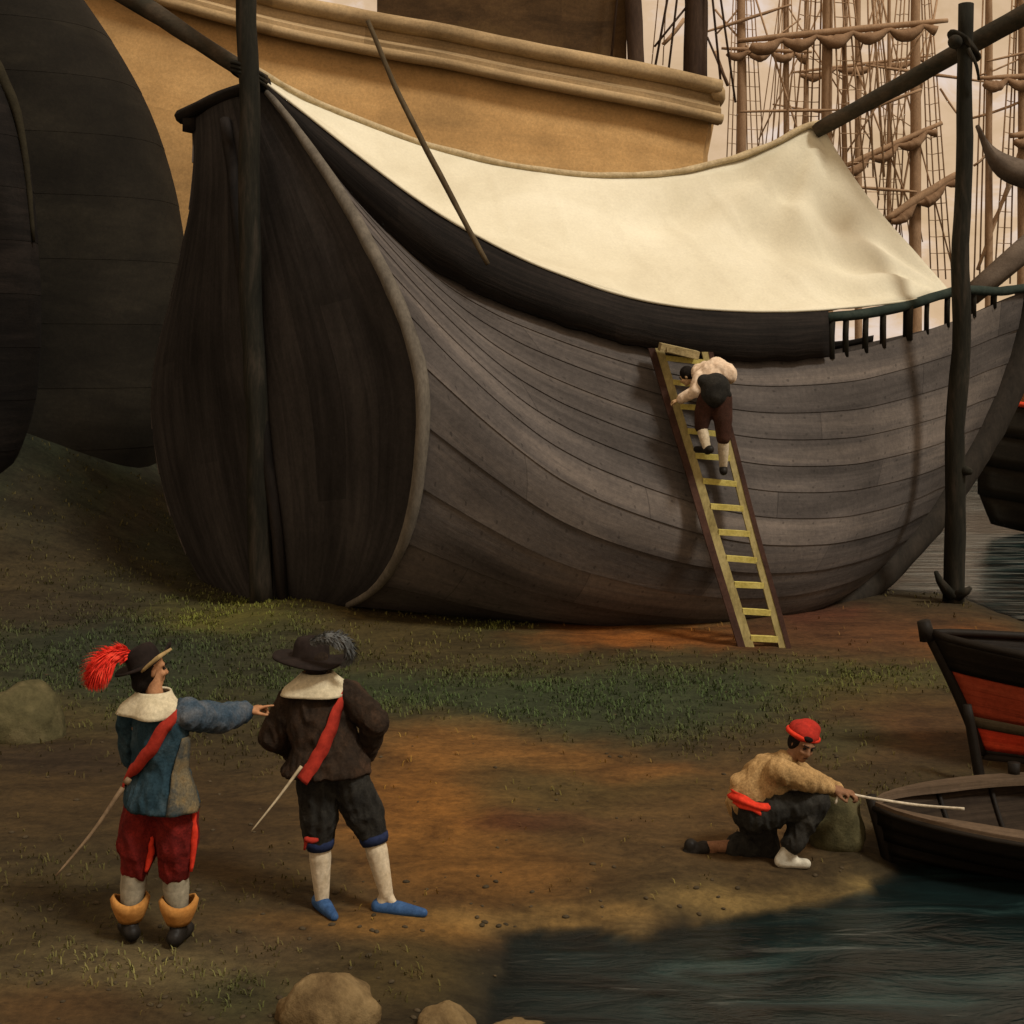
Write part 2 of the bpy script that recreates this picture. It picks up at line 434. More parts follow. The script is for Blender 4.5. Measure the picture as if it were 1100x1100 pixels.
M['blackcloth'] = mottled('black_cloth', [(0.009, 0.009, 0.008), (0.02, 0.019, 0.016), (0.036, 0.034, 0.028)], 6, bump=0.6, bscale=70, grain=(0.6, 1.4))
M['browncloth'] = mottled('brown_cloth', [(0.025, 0.012, 0.008), (0.06, 0.026, 0.017)], 7, bump=0.6, bscale=70, grain=(0.6, 1.4))
M['bluecuff'] = mottled('navy_cloth', [(0.01, 0.015, 0.04), (0.02, 0.03, 0.075)], 10)
M['blueshoe'] = mottled('blue_shoe', [(0.02, 0.055, 0.14), (0.045, 0.11, 0.25)], 12, rough=0.5)
M['shirt'] = mottled('tan_shirt', [(0.2, 0.125, 0.05), (0.34, 0.215, 0.09), (0.44, 0.29, 0.13)], 6, bump=0.6, bscale=70, grain=(0.6, 1.4))
M['pinkshirt'] = mottled('pale_pink_shirt', [(0.6, 0.44, 0.3), (0.8, 0.66, 0.5)], 8, bump=0.3, bscale=30)
M['cap'] = mottled('red_wool_cap', [(0.24, 0.018, 0.012), (0.42, 0.03, 0.018)], 10, bump=0.4, bscale=50)
M['steel'] = mottled('scabbard', [(0.09, 0.06, 0.035), (0.22, 0.15, 0.085)], 12, rough=0.5)
M['steelpale'] = mottled('pale_scabbard', [(0.3, 0.24, 0.15), (0.5, 0.42, 0.28)], 12, rough=0.45)
M['paleshoe'] = mottled('pale_shoe', [(0.4, 0.38, 0.3), (0.6, 0.57, 0.46)], 14)
M['whiterope'] = mottled('white_rope', [(0.42, 0.37, 0.27), (0.62, 0.56, 0.44)], 20, bump=0.5)
M['straw'] = mottled('straw_sacking', [(0.17, 0.13, 0.06), (0.4, 0.33, 0.17)], 9, bump=0.6)
M['eye'] = mottled('dark_eye', [(0.01, 0.008, 0.006), (0.02, 0.015, 0.012)], 20, rough=0.3)

# ------------------------------------------------------------------ ground and water
WL = -0.12
def gp(u, v, z=WL):
    d = (EYE - z) * FPX / (v - HOR)
    return ((u - 550) / FPX * d, d)
W1 = [(-3, -30), (-2.0, 0), (-0.7, 5.5), gp(518, 1110), gp(528, 1060), gp(540, 1010), gp(575, 994), gp(640, 992), gp(700, 1003), gp(760, 992),
      gp(850, 972), gp(925, 953), gp(962, 934), gp(950, 905), gp(1000, 884), gp(1110, 862), (8, 11.6), (60, 10), (900, 6), (900, -30)]
W2 = [gp(862, 655), gp(905, 641), gp(960, 634), gp(1030, 640), gp(1115, 676), (12, 17.5), (40, 15.5), (900, 14), (900, 1500), (-400, 1500),
      (-90, 160), (-16, 60), (-4, 36), (0.5, 28), (3.2, 23)]

def poly_sd(x, y, poly):
    x = np.asarray(x, float); y = np.asarray(y, float)
    d = np.full(x.shape, 1e9); inside = np.zeros(x.shape, bool)
    n = len(poly)
    for k in range(n):
        ax, ay = poly[k]; bx, by = poly[(k + 1) % n]
        ex, ey = bx - ax, by - ay
        t = np.clip(((x - ax) * ex + (y - ay) * ey) / (ex * ex + ey * ey + 1e-12), 0, 1)
        d = np.minimum(d, np.hypot(x - ax - t * ex, y - ay - t * ey))
        c = ((ay > y) != (by > y)) & (x < (bx - ax) * (y - ay) / (by - ay + 1e-12) + ax)
        inside ^= c
    return np.where(inside, -d, d)

def sstep(a, b, x):
    t = np.clip((x - a) / (b - a), 0, 1); return t * t * (3 - 2 * t)

def wavy(x, y):
    return (np.sin(x * 1.7 + 0.6 * np.sin(y * 1.3)) * np.sin(y * 1.1 + 0.8 * np.sin(x * .9)) * .5
            + .28 * np.sin(x * 4.1 + y * 2.2 + 1.3) * np.sin(y * 3.7 - x * 1.6) + .16 * np.sin(x * 9.3 - y * 7.1) * np.sin(y * 8.2 + x * 5.7))

def shore_sd(x, y):
    j = 0.10 * wavy(np.asarray(x) * 1.9, np.asarray(y) * 2.6) + 0.035 * wavy(np.asarray(x) * 6.1, np.asarray(y) * 7.3)
    return np.minimum(poly_sd(x, y, W1), poly_sd(x, y, W2)) + j

def ground_h(x, y):
    x = np.asarray(x, float); y = np.asarray(y, float)
    sd = shore_sd(x, y)
    land = WL + 0.12 * (1 - np.exp(-np.maximum(sd, 0) / 0.45)) + 0.035 * wavy(x * .8, y * .8) * np.clip(sd, 0, 1)
    sea = WL - 0.5 * (1 - np.exp(-np.maximum(-sd, 0) / 1.2)) - 0.01
    h = np.where(sd > 0, land, sea)
    bank = sstep(18.2, 26.5, y) * sstep(-3.7, -10.0, x) * 3.3 + sstep(25, 50, y) * sstep(-8, -25, x) * 2
    h = h + bank * np.clip(sd / 3, 0, 1)
    h = h + 0.22 * np.exp(-(((x + 2.7) / 1.5) ** 2 + ((y - 18.9) / 1.3) ** 2))      # low rise under the stern
    return h

def H(x, y): return float(ground_h(np.array([x]), np.array([y]))[0])

fx = np.arange(-9, 9.01, 0.085)
gx = 9 * np.cumprod(np.full(26, 1.19)); gx = gx
xs = np.concatenate([-gx[::-1], fx, gx])
ys = np.concatenate([np.linspace(-30, 4, 14), np.arange(4.2, 13, 0.06), np.arange(13, 27, 0.12), 27 * np.cumprod(np.full(26, 1.16))])
X, Y = np.meshgrid(xs, ys)
Z = ground_h(X, Y)
# ground cover: patches of clay, turf, sand and moss, where the picture shows them
Ysafe = np.maximum(Y, 3.0)
U = 550 + X / Ysafe * FPX
V = HOR + (EYE - 0.0) / Ysafe * FPX
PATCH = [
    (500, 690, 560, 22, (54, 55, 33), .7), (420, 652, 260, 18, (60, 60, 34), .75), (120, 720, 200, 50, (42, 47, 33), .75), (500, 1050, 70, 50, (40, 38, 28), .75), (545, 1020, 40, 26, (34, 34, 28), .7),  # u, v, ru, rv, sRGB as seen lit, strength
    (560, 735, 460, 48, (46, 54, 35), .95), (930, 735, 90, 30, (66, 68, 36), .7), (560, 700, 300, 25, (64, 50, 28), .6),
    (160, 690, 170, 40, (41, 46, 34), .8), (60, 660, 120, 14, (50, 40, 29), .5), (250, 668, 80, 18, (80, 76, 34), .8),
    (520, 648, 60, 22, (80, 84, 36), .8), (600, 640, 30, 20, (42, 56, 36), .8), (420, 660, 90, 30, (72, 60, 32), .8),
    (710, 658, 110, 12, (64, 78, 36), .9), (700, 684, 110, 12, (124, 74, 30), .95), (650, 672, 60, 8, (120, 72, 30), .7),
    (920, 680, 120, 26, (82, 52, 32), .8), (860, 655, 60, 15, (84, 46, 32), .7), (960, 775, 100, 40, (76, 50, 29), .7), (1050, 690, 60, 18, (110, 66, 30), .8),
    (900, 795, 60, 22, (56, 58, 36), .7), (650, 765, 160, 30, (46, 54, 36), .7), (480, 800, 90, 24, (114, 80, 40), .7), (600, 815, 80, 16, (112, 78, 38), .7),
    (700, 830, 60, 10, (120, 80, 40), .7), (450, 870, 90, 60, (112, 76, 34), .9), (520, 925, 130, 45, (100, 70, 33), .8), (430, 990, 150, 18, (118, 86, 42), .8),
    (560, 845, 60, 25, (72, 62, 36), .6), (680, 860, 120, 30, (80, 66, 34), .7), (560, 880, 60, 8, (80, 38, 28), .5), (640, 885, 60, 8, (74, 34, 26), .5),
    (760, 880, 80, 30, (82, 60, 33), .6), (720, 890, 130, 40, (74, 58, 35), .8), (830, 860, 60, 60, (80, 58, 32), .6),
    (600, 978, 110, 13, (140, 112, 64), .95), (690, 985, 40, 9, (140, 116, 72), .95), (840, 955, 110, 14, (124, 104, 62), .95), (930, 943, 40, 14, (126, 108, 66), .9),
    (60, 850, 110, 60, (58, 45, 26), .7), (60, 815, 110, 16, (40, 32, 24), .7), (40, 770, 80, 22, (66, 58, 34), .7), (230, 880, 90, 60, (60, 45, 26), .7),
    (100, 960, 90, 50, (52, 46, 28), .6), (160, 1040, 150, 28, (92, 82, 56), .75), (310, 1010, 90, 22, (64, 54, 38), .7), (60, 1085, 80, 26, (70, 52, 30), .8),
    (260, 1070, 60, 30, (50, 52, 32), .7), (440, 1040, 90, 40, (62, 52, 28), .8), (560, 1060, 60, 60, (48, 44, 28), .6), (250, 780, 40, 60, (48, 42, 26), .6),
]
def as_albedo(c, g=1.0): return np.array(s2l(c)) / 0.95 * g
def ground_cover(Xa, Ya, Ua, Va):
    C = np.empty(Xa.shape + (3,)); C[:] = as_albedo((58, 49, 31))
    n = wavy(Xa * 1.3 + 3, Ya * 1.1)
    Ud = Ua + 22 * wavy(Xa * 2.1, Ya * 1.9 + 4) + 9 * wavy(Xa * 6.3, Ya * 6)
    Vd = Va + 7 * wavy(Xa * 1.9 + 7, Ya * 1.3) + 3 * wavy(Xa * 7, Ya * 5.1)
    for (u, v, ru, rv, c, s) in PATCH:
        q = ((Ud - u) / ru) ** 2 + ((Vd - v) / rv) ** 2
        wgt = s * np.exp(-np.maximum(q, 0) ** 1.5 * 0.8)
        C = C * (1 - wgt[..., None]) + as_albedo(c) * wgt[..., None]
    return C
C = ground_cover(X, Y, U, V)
farm = sstep(19.5, 23, Y)[..., None]
bankc = np.array(as_albedo((42, 39, 29))) * (1 + .35 * wavy(X * .7, Y * .9)[..., None])
bankg = np.array(as_albedo((40, 46, 33)))
mg = np.clip(wavy(X * .9 + 2, Y * .6) + .3, 0, 1)[..., None]
C = C * (1 - farm) + (bankc * (1 - mg) + bankg * mg) * farm
sdv = shore_sd(X, Y)
wet = (np.exp(-(np.maximum(sdv, 0) / 0.22) ** 1.3) * (0.75 + .35 * wavy(X * 2.2, Y * 2.9)))[..., None]
wet = np.clip(wet, 0, 1) * np.where(X < 1.2, 1.0, .55)[..., None]
C = C * (1 - wet) + np.array((0.0105, 0.0105, 0.008)) * wet
under = np.clip(-sdv / .05, 0, 1)[..., None]
C = C * (1 - under) + np.array((0.009, 0.010, 0.008)) * under
C = np.clip(C, 0.004, 1)

def sheet(name, X, Y, Z, C=None):
    nj, ni = X.shape
    me = bpy.data.meshes.new(name)
    vs = np.stack([X, Y, Z], -1).reshape(-1, 3)
    idx = np.arange(nj * ni).reshape(nj, ni)
    f = np.stack([idx[:-1, :-1], idx[:-1, 1:], idx[1:, 1:], idx[1:, :-1]], -1).reshape(-1, 4)
    me.from_pydata(vs.tolist(), [], f.tolist())
    me.polygons.foreach_set('use_smooth', [True] * len(me.polygons))
    if C is not None:
        ca = me.color_attributes.new('Cover', 'FLOAT_COLOR', 'POINT')
        ca.data.foreach_set('color', np.concatenate([C.reshape(-1, 3), np.ones((nj * ni, 1))], 1).ravel())
    o = bpy.data.objects.new(name, me); col.objects.link(o)
    o['kind'] = 'structure'
    return o

m, t, b = base_mat('earth_and_turf', 0.92, 0.15)
ca = N(t, 'ShaderNodeVertexColor'); ca.layer_name = 'Cover'
tcn = N(t, 'ShaderNodeTexCoord')
n1 = N(t, 'ShaderNodeTexNoise', Scale=1.6, Detail=9, Roughness=0.7, Distortion=0.8)
mpn = N(t, 'ShaderNodeMapping', Scale=(0.8, 1.6, 1)); t.links.new(tcn.outputs['Object'], mpn.inputs[0]); t.links.new(mpn.outputs[0], n1.inputs['Vector'])
r1 = ramp(t, [(0.28, (0.45, 0.42, 0.42)), (0.5, (0.95, 0.95, 0.95)), (0.75, (1.55, 1.5, 1.4))]); t.links.new(n1.outputs[0], r1.inputs[0])
n2 = N(t, 'ShaderNodeTexNoise', Scale=14, Detail=8, Roughness=0.75); t.links.new(tcn.outputs['Object'], n2.inputs['Vector'])
r2 = ramp(t, [(0.3, (0.6, 0.6, 0.6)), (0.7, (1.35, 1.33, 1.3))]); t.links.new(n2.outputs[0], r2.inputs[0])
c = mixc(t, ca.outputs[0], r1.outputs[0], 1.0, 'MULTIPLY'); c = mixc(t, c, r2.outputs[0], 1.0, 'MULTIPLY')
t.links.new(c, b.inputs['Base Color'])
bp = N(t, 'ShaderNodeBump', Strength=0.5, Distance=0.08); t.links.new(n1.outputs[0], bp.inputs['Height'])
bp2 = N(t, 'ShaderNodeBump', Strength=0.6, Distance=0.02); t.links.new(n2.outputs[0], bp2.inputs['Height']); t.links.new(bp.outputs[0], bp2.inputs['Normal'])
t.links.new(bp2.outputs[0], b.inputs['Normal'])
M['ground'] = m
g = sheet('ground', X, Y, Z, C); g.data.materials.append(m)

m, t, b = base_mat('harbour_water', 0.2, 0.2)
tcn = N(t, 'ShaderNodeTexCoord'); mpn = N(t, 'ShaderNodeMapping', Scale=(0.7, 2.2, 1)); t.links.new(tcn.outputs['Object'], mpn.inputs[0])
n1 = N(t, 'ShaderNodeTexNoise', Scale=1.5, Detail=5, Roughness=0.55, Distortion=0.7); t.links.new(mpn.outputs[0], n1.inputs['Vector'])
n2 = N(t, 'ShaderNodeTexNoise', Scale=7, Detail=4, Roughness=0.6, Distortion=0.5); t.links.new(mpn.outputs[0], n2.inputs['Vector'])
r1 = ramp(t, [(0.34, (0.004, 0.005, 0.0045)), (0.55, (0.006, 0.014, 0.014)), (0.75, (0.02, 0.042, 0.040))]); t.links.new(n1.outputs[0], r1.inputs[0])
mp3 = N(t, 'ShaderNodeMapping', Scale=(0.5, 5.0, 1)); t.links.new(tcn.outputs['Object'], mp3.inputs[0])
n3 = N(t, 'ShaderNodeTexNoise', Scale=1.3, Detail=6, Roughness=0.6, Distortion=0.5); t.links.new(mp3.outputs[0], n3.inputs['Vector'])
sx_ = N(t, 'ShaderNodeSeparateXYZ'); t.links.new(tcn.outputs['Object'], sx_.inputs[0])
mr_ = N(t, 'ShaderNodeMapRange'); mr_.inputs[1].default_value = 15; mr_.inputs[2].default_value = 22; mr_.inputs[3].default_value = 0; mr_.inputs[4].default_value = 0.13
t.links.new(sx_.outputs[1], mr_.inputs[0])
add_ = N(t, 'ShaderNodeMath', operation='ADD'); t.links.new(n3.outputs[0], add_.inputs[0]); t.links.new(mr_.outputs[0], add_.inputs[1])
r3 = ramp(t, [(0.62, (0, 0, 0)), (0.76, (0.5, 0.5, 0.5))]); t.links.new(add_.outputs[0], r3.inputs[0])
t.links.new(mixc(t, r1.outputs[0], (0.24, 0.25, 0.22), r3.outputs[0]), b.inputs['Base Color'])  # foam streaks, thickened far out to paint glints into the water colour
bp = N(t, 'ShaderNodeBump', Strength=0.3, Distance=0.12); t.links.new(n1.outputs[0], bp.inputs['Height'])
bp2 = N(t, 'ShaderNodeBump', Strength=0.22, Distance=0.03); t.links.new(n2.outputs[0], bp2.inputs['Height']); t.links.new(bp.outputs[0], bp2.inputs['Normal'])
t.links.new(bp2.outputs[0], b.inputs['Normal'])
# clear shallows: the wet mud shows through where the water is only centimetres deep
va = N(t, 'ShaderNodeVertexColor'); va.layer_name = 'Cover'
tr_ = N(t, 'ShaderNodeBsdfTransparent'); mxs = N(t, 'ShaderNodeMixShader')
t.links.new(va.outputs[0], mxs.inputs[0]); t.links.new(b.outputs[0], mxs.inputs[1]); t.links.new(tr_.outputs[0], mxs.inputs[2])
for l_ in list(t.links):
    if l_.to_node.type == 'OUTPUT_MATERIAL': o_ = l_.to_node
t.links.new(mxs.outputs[0], o_.inputs[0])
depth_ = np.maximum(WL - Z, 0)
clear = np.where(Y < 40, np.exp(-depth_ / 0.07), 0)
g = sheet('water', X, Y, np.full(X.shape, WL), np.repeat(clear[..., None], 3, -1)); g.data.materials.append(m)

# ------------------------------------------------------------------ the big hauled-up ship
ship = thing('wooden_ship', P(560, 655, 20), 'big grey brown wooden ship hauled ashore under the cream awning', 'ship')

TL = [(205, 124), (208, 160), (204, 220), (196, 262), (183, 320), (168, 380), (162, 430), (167, 485), (178, 535), (195, 582), (216, 622), (246, 656)]
TR = [(281, 90), (312, 128), (348, 178), (386, 240), (420, 305), (446, 370), (456, 425), (454, 490), (443, 560), (422, 610), (400, 636), (376, 650)]
TX0, TY0, TS, TC = -3.467, 20.0, 0.669, 0.743
def on_transom(u, v):
    r = (u - 550) / FPX
    bb = (r * TY0 - TX0) / (TS + r * TC)
    return P(u, v, TY0 - bb * TC)
NJ = 37
tl = spline([on_transom(*p) for p in TL], NJ)
tr = spline([on_transom(*p) for p in TR], NJ)
STEM = [P(1108, 312, 23.6), P(1098, 360, 23.5), P(1075, 425, 23.2), P(1038, 495, 22.7), P(985, 572, 21.9), P(930, 628, 21.1), P(880, 656, 20.4)]
SHEER = [(281, 90, 20.1), (315, 135, 19.75), (350, 179, 19.4), (400, 232, 19.05), (450, 276, 18.8), (500, 306, 18.6), (545, 326, 18.5), (620, 352, 18.45), (700, 373, 18.5),
         (800, 386, 18.9), (900, 380, 19.8), (960, 366, 20.6), (1030, 343, 21.8), (1075, 324, 22.8), (1108, 312, 23.6)]
BOT = [tr[-1], P(430, 655, 18.6), P(520, 664, 18.75), P(640, 673, 18.85), P(740, 677, 18.95), P(820, 671, 19.4), P(880, 656, 20.4)]
NI = 150
sheer = spline([P(*p) for p in SHEER], NI)
bot = spline(BOT, NI)
stem = spline(STEM, NJ)
NST = 12
SUBR = 3
ROWS = NST * SUBR + 1     # 37 rows
side = coons(sheer, bot, tr, stem)
for j in range(NJ):
    for i in range(NI):
        s, q = i / (NI - 1), j / (NJ - 1)
        bul = 0.10 * math.sin(math.pi * q) ** 0.9 * math.sin(math.pi * min(1, s) ** 0.8) ** 0.9
        side[j][i] = side[j][i] + Vector((0.12, -1, 0)) * bul
def centre(j, s):
    a = (tl[j] + tr[j]) / 2; bq = stem[j]
    return a.lerp(bq, s)
far = []
for j in range(NJ):
    row = []
    for i in range(NI):
        s = i / (NI - 1); c = centre(j, s); p = side[j][i]
        dz = (tl[j].z - tr[j].z) * (1 - s)
        low_ = 0.30 * float(sstep(.55, .68, s)) * (1 - float(sstep(.9, 1.0, s))) * (1 - j / (NJ - 1)) ** 3
        row.append(Vector((2 * c.x - p.x, max(2 * c.y - p.y, p.y + .02), p.z + dz - low_)))
    far.append(row)
def gnormals(g):
    nj, ni = len(g), len(g[0]); r = []
    for j in range(nj):
        rr = []
        for i in range(ni):
            a = g[j][min(i + 1, ni - 1)] - g[j][max(i - 1, 0)]
            bb = g[min(j + 1, nj - 1)][i] - g[max(j - 1, 0)][i]
            n = a.cross(bb)
            rr.append(n.normalized() if n.length > 1e-9 else Vector((0, -1, 0)))
        r.append(rr)
    return r
def clinker(mb, g, outward, nst, sub, step, voff=0):
    nr = gnormals(g)
    ni = len(g[0])
    if nr[len(g) // 2][ni // 2].dot(outward) < 0: nr = [[-n for n in r] for r in nr]
    cum = [0]
    mid = len(g) // 2
    for i in range(1, ni): cum.append(cum[-1] + (g[mid][i] - g[mid][i - 1]).length)
    prev = None
    for k in range(nst):
        rows = []
        for s in range(sub + 1):
            j = k * sub + s
            off = step * (s / sub)
            rows.append([g[j][i] + nr[j][i] * off for i in range(ni)])
        if prev is not None:
            mb.grid([prev, rows[0]], uvf=lambda a, c, k=k: (cum[c], voff + k - 0.01))
        mb.grid(rows, uvf=lambda a, c, k=k: (cum[c], voff + k + 0.02 + 0.96 * a / sub))
        prev = rows[-1]
hullm = MB()
clinker(hullm, side, Vector((0, -1, 0)), NST, SUBR, 0.014)
clinker(hullm, far, Vector((0, 1, 0)), NST, SUBR, 0.07, 20)
put('hull_planking', hullm, M['hull'], ship)
# stern panel
NT = 15
tg = []
for j in range(NJ):
    row = []
    for i in range(NT):
        s = i / (NT - 1)
        p = tl[j].lerp(tr[j], s)
        q = math.sin(math.pi * min(max((j + 1) / (NJ + 1), 0), 1)) ** .6
        row.append(p + Vector((-.74, -.67, 0)) * 0.42 * math.sin(math.pi * s) ** .8 * q)
    tg.append(row)
tm = MB()
tm.grid(tg, uvf=lambda a, c: (a * .19, c * 0.8))
put('stern_panel', tm, M['transom'], ship)
mm = MB()
mm.tube([p + Vector((-.02, -.04, 0)) for p in tr[1:]], [0.045 + 0.05 * math.sin(math.pi * k / (NJ - 2)) for k in range(NJ - 1)], 10, wob=.2)
put('stern_moulding', mm, M['moulding'], ship)
sp_ = MB()
midc = [tg[j][NT // 2 + 1] + Vector((-.05, -.05, 0)) for j in range(2, NJ)]
sp_.tube(midc, 0.085, 8, wob=.2)
put('sternpost', sp_, M['tar'], ship)
tf = MB()
a, b_ = on_transom(199, 127) + Vector((-.05, -.06, 0)), on_transom(286, 90) + Vector((0, -.06, 0))
tf.tube(spline([a, (a + b_) / 2 + Vector((0, 0, .05)), b_], 9), 0.11, 8, wob=.25)
put('taffrail', tf, M['tar'], ship)
tk = MB()
tk.box(P(207, 130, 21.6), (0.1, -.05, 0), (.05, .09, 0), (0, 0, .17))
put('rail_knee', tk, M['tar'], ship)
# stem and keel
st = MB()
st.tube(spline([p + Vector((.06, 0, 0)) for p in STEM], 30), [0.30 - 0.10 * k / 29 for k in range(30)], 10, wob=.15)
put('stem', st, M['darkwood'], ship)
kl = MB()
kl.tube(spline([P(880, 658, 20.4), P(820, 674, 19.25), P(770, 680, 18.8), P(640, 678, 18.65), P(500, 672, 18.7)], 20), 0.11, 8)
put('keel', kl, M['tar'], ship)
# deck
dk = MB()
rows = []
for i in range(2, NI - 3):
    a, b_ = side[3][i], far[3][i]
    rows.append([a.lerp(b_, .02) , a.lerp(b_, .35), a.lerp(b_, .65), a.lerp(b_, .98)])
dk.grid(rows); put('deck', dk, M['deck'], ship, solid=.08)
# bulwark: black wash boards between sheer and awning
AWN = [(272, 79, 20.15), (305, 104, 19.9), (340, 131, 19.6), (400, 178, 19.2), (450, 215, 18.95), (500, 246, 18.75), (560, 277, 18.6), (620, 301, 18.55), (680, 320, 18.55), (740, 330, 18.65),
       (800, 334, 18.95), (850, 334, 19.3), (900, 331, 19.8), (960, 325, 20.6), (1024, 316, 21.6)]
awn_near = spline([P(*p) for p in AWN], NI)
def curve_at_u(pts, u):
    best = None
    for k in range(len(pts) - 1):
        ua = 550 + pts[k].x / pts[k].y * FPX; ub = 550 + pts[k + 1].x / pts[k + 1].y * FPX
        if (ua <= u <= ub) or (ub <= u <= ua):
            f = (u - ua) / (ub - ua + 1e-9); return pts[k].lerp(pts[k + 1], f)
    return pts[0] if u < 550 + pts[0].x / pts[0].y * FPX else pts[-1]
bw = MB()
us = np.linspace(284, 888, 70)
low, up = [], []
for u in us:
    a = curve_at_u(sheer, u); c = curve_at_u(awn_near, u)
    nn = 0.06 * noise.noise(Vector((u * .05, 0, 0)))
    low.append(a + Vector((0, -.06, -.03 + nn * .5))); up.append(Vector((c.x, c.y + .02, c.z - .02)))
cum = [0]
for k in range(1, 70): cum.append(cum[-1] + (low[k] - low[k - 1]).length)
bw.grid([up, [a.lerp(c, .5) + Vector((0, -.03, 0)) for a, c in zip(up, low)], low], uvf=lambda a, c: (cum[c], a * 1.5))
cfar = []
for i in range(4, int(NI * .84)):
    p = far[0][i]; hgt = (awn_near[i].z - side[0][i].z)
    cfar.append((p + Vector((0, 0, max(.1, hgt - .12))), p + Vector((0, .05, -.03))))
bw.grid([[a for a, c in cfar], [c for a, c in cfar]], uvf=lambda a, c: (c * .2, 10 + a * 2))
put('bulwark', bw, M['tar'], ship, solid=.07)
# open rail forward
rail_top = [P(888, 341, 19.68), P(930, 337, 20.15), P(975, 328, 20.8), P(1030, 312, 21.75), P(1070, 313, 22.6), P(1104, 309, 23.4)]
rt = MB(); rt.tube(spline(rail_top, 24), 0.075, 8, wob=.2); put('cap_rail', rt, M['green_rail'], ship)
rtp = spline(rail_top, 60)
for u, wd in ((893, .06), (909, .045), (930, .045), (949, .05), (976, .075), (996, .04), (1018, .045), (1046, .05), (1068, .05)):
    q = curve_at_u(rtp, u); lo = curve_at_u(sheer, u)
    s_ = MB(); s_.tube([lo + Vector((0, .04, -.06)), lo.lerp(q, .5) + Vector((0, .03, 0)), q], wd, 7, wob=.2)
    put('stanchion', s_, M['pole'], ship)
# bowsprit heel, beakhead wedge above the rail at the right edge
bk = MB()
bk.tube([P(1042, 318, 22.6), P(1100, 268, 23.3), P(1210, 175, 24.6)], [.17, .2, .18], 9, wob=.15)
put('bowsprit', bk, M['greysail'], ship)

# ------------------------------------------------------------------ awning
awning = thing('canvas_awning', P(620, 320, 19), 'cream sailcloth awning sagging over the grounded ship', 'awning')
RIDGE = [(274, 76, 20.2), (330, 107, 20.6), (390, 132, 20.9), (450, 154, 21.1), (520, 173, 21.3), (590, 185, 21.4), (650, 190, 21.5), (720, 187, 21.7), (780, 174, 21.8), (830, 156, 21.9), (862, 139, 22.0), (882, 134, 22.0)]
ridge = spline([P(*p) for p in RIDGE], NI)
AJ = 26
redge = spline([P(882, 134, 22.0), P(905, 172, 21.95), P(938, 218, 21.85), (P(985, 272, 21.7)), P(1024, 316, 21.6)], AJ)
ledge = spline([ridge[0], awn_near[0]], AJ)
ag = coons(ridge, awn_near, ledge, redge)
corner = P(1024, 316, 21.6)
peak = P(882, 134, 22.0)
for j in range(AJ):
    for i in range(NI):
        s, q = i / (NI - 1), j / (AJ - 1)
        p = ag[j][i]
        bl = math.sin(math.pi * s) * math.sin(math.pi * q)
        p = p + Vector((0, 0.14, -0.30)) * bl
        # folds radiating from the peak and the fore corner, and slack waves
        dc = p - corner; an = math.atan2(dc.z, -dc.x)
        dp = p - peak; an2 = math.atan2(-dp.z, dp.x)
        fold = 0.15 * math.sin(an * 19 + 1.2 * noise.noise(p * .5)) * math.exp(-dc.length / 3.2) + 0.16 * math.sin(an2 * 11 + .7 + noise.noise(p * .6)) * math.exp(-dp.length / 2.8)
        fold += 0.22 * noise.noise(Vector((p.x * .42, q * 1.8, 3.1))) + 0.05 * noise.noise(Vector((p.x * 1.1, q * 5, 1.1)))
        fr_ = (s * 11.0) % 1.0; fold += 0.022 * math.exp(-((fr_ - .5) / .06) ** 2)
        e_ = min(1, 6 * q, 6 * (1 - q) + .25, 8 * s, 8 * (1 - s) + .1)
        ag[j][i] = p + Vector((0, -.3, 1)) * fold * e_
agf = []
for j in range(1, AJ):
    row = []
    for i in range(NI):
        r_, p = ridge[i], ag[j][i]
        row.append(Vector((p.x, 2 * r_.y - p.y + 0.2 * j / AJ, p.z)))
    agf.append(row)
am = MB()
full = list(reversed(agf)) + ag
am.grid(full, uvf=lambda a, c: (c * .15, a * .15))
put('cloth', am, M['canvas'], awning, solid=.02)
br = MB()
br.tube([p + Vector((0, -.02, .02)) for p in ridge], 0.05, 8, wob=.3)
put('bolt_rope', br, M['boltrope'], awning)
hem = MB(); hem.tube([p + Vector((0, -.015, 0)) for p in awn_near], 0.022, 6, wob=.3)
put('hem', hem, M['canvas'], awning)

# ------------------------------------------------------------------ poles and spars round the ship
def wobble_line(a, b, n, amp):
    a, b = Vector(a), Vector(b)
    r = []
    for k in range(n):
        f = k / (n - 1); p = a.lerp(b, f)
        r.append(p + Vector((noise.noise(p * .6), noise.noise(p * .6 + Vector((9, 2, 1))) * .5, 0)) * amp * math.sin(math.pi * f))
    return r
lp = MB()
base = P(281, 658, 19.25); base.z = H(base.x, base.y) - .15
lp.tube(wobble_line(base, P(260, -150, 19.35), 24, .1), [0.17 - .035 * k / 23 for k in range(24)], 12, wob=.12)
tag(put('mooring_pole', lp, M['pole']), 'tall dark pole standing before the dark stern panel', 'pole')
rp_ = MB()
base = P(1024, 646, 20.3); base.z = H(base.x, base.y) - .2
rp_.tube(wobble_line(base, P(1038, 4, 20.3), 24, .12), [0.155 - .05 * k / 23 for k in range(24)], 12, wob=.14)
rpo = put('mooring_pole', rp_, M['pole'])
tag(rpo, 'dark pole with rope lashing at the top beside the ship bow', 'pole')
for s_, h_ in ((-1, 1), (1, .35)):
    k_ = MB(); k_.tube([P(1024 + 3 * s_, 640, 20.2) , P(1024 + 15 * s_, 640 - 16 * h_, 20.1), P(1024 + 19 * s_, 640 - 26 * h_, 20.1)], [.1, .06, .03], 7, wob=.3)
    put('root_spur', k_, M['pole'], rpo)
kn = MB(); kn.tube([P(1033, 505, 20.25), P(1044, 507, 20.15)], [.09, .04], 7, wob=.3); put('knot', kn, M['pole'], rpo)
ls = MB()
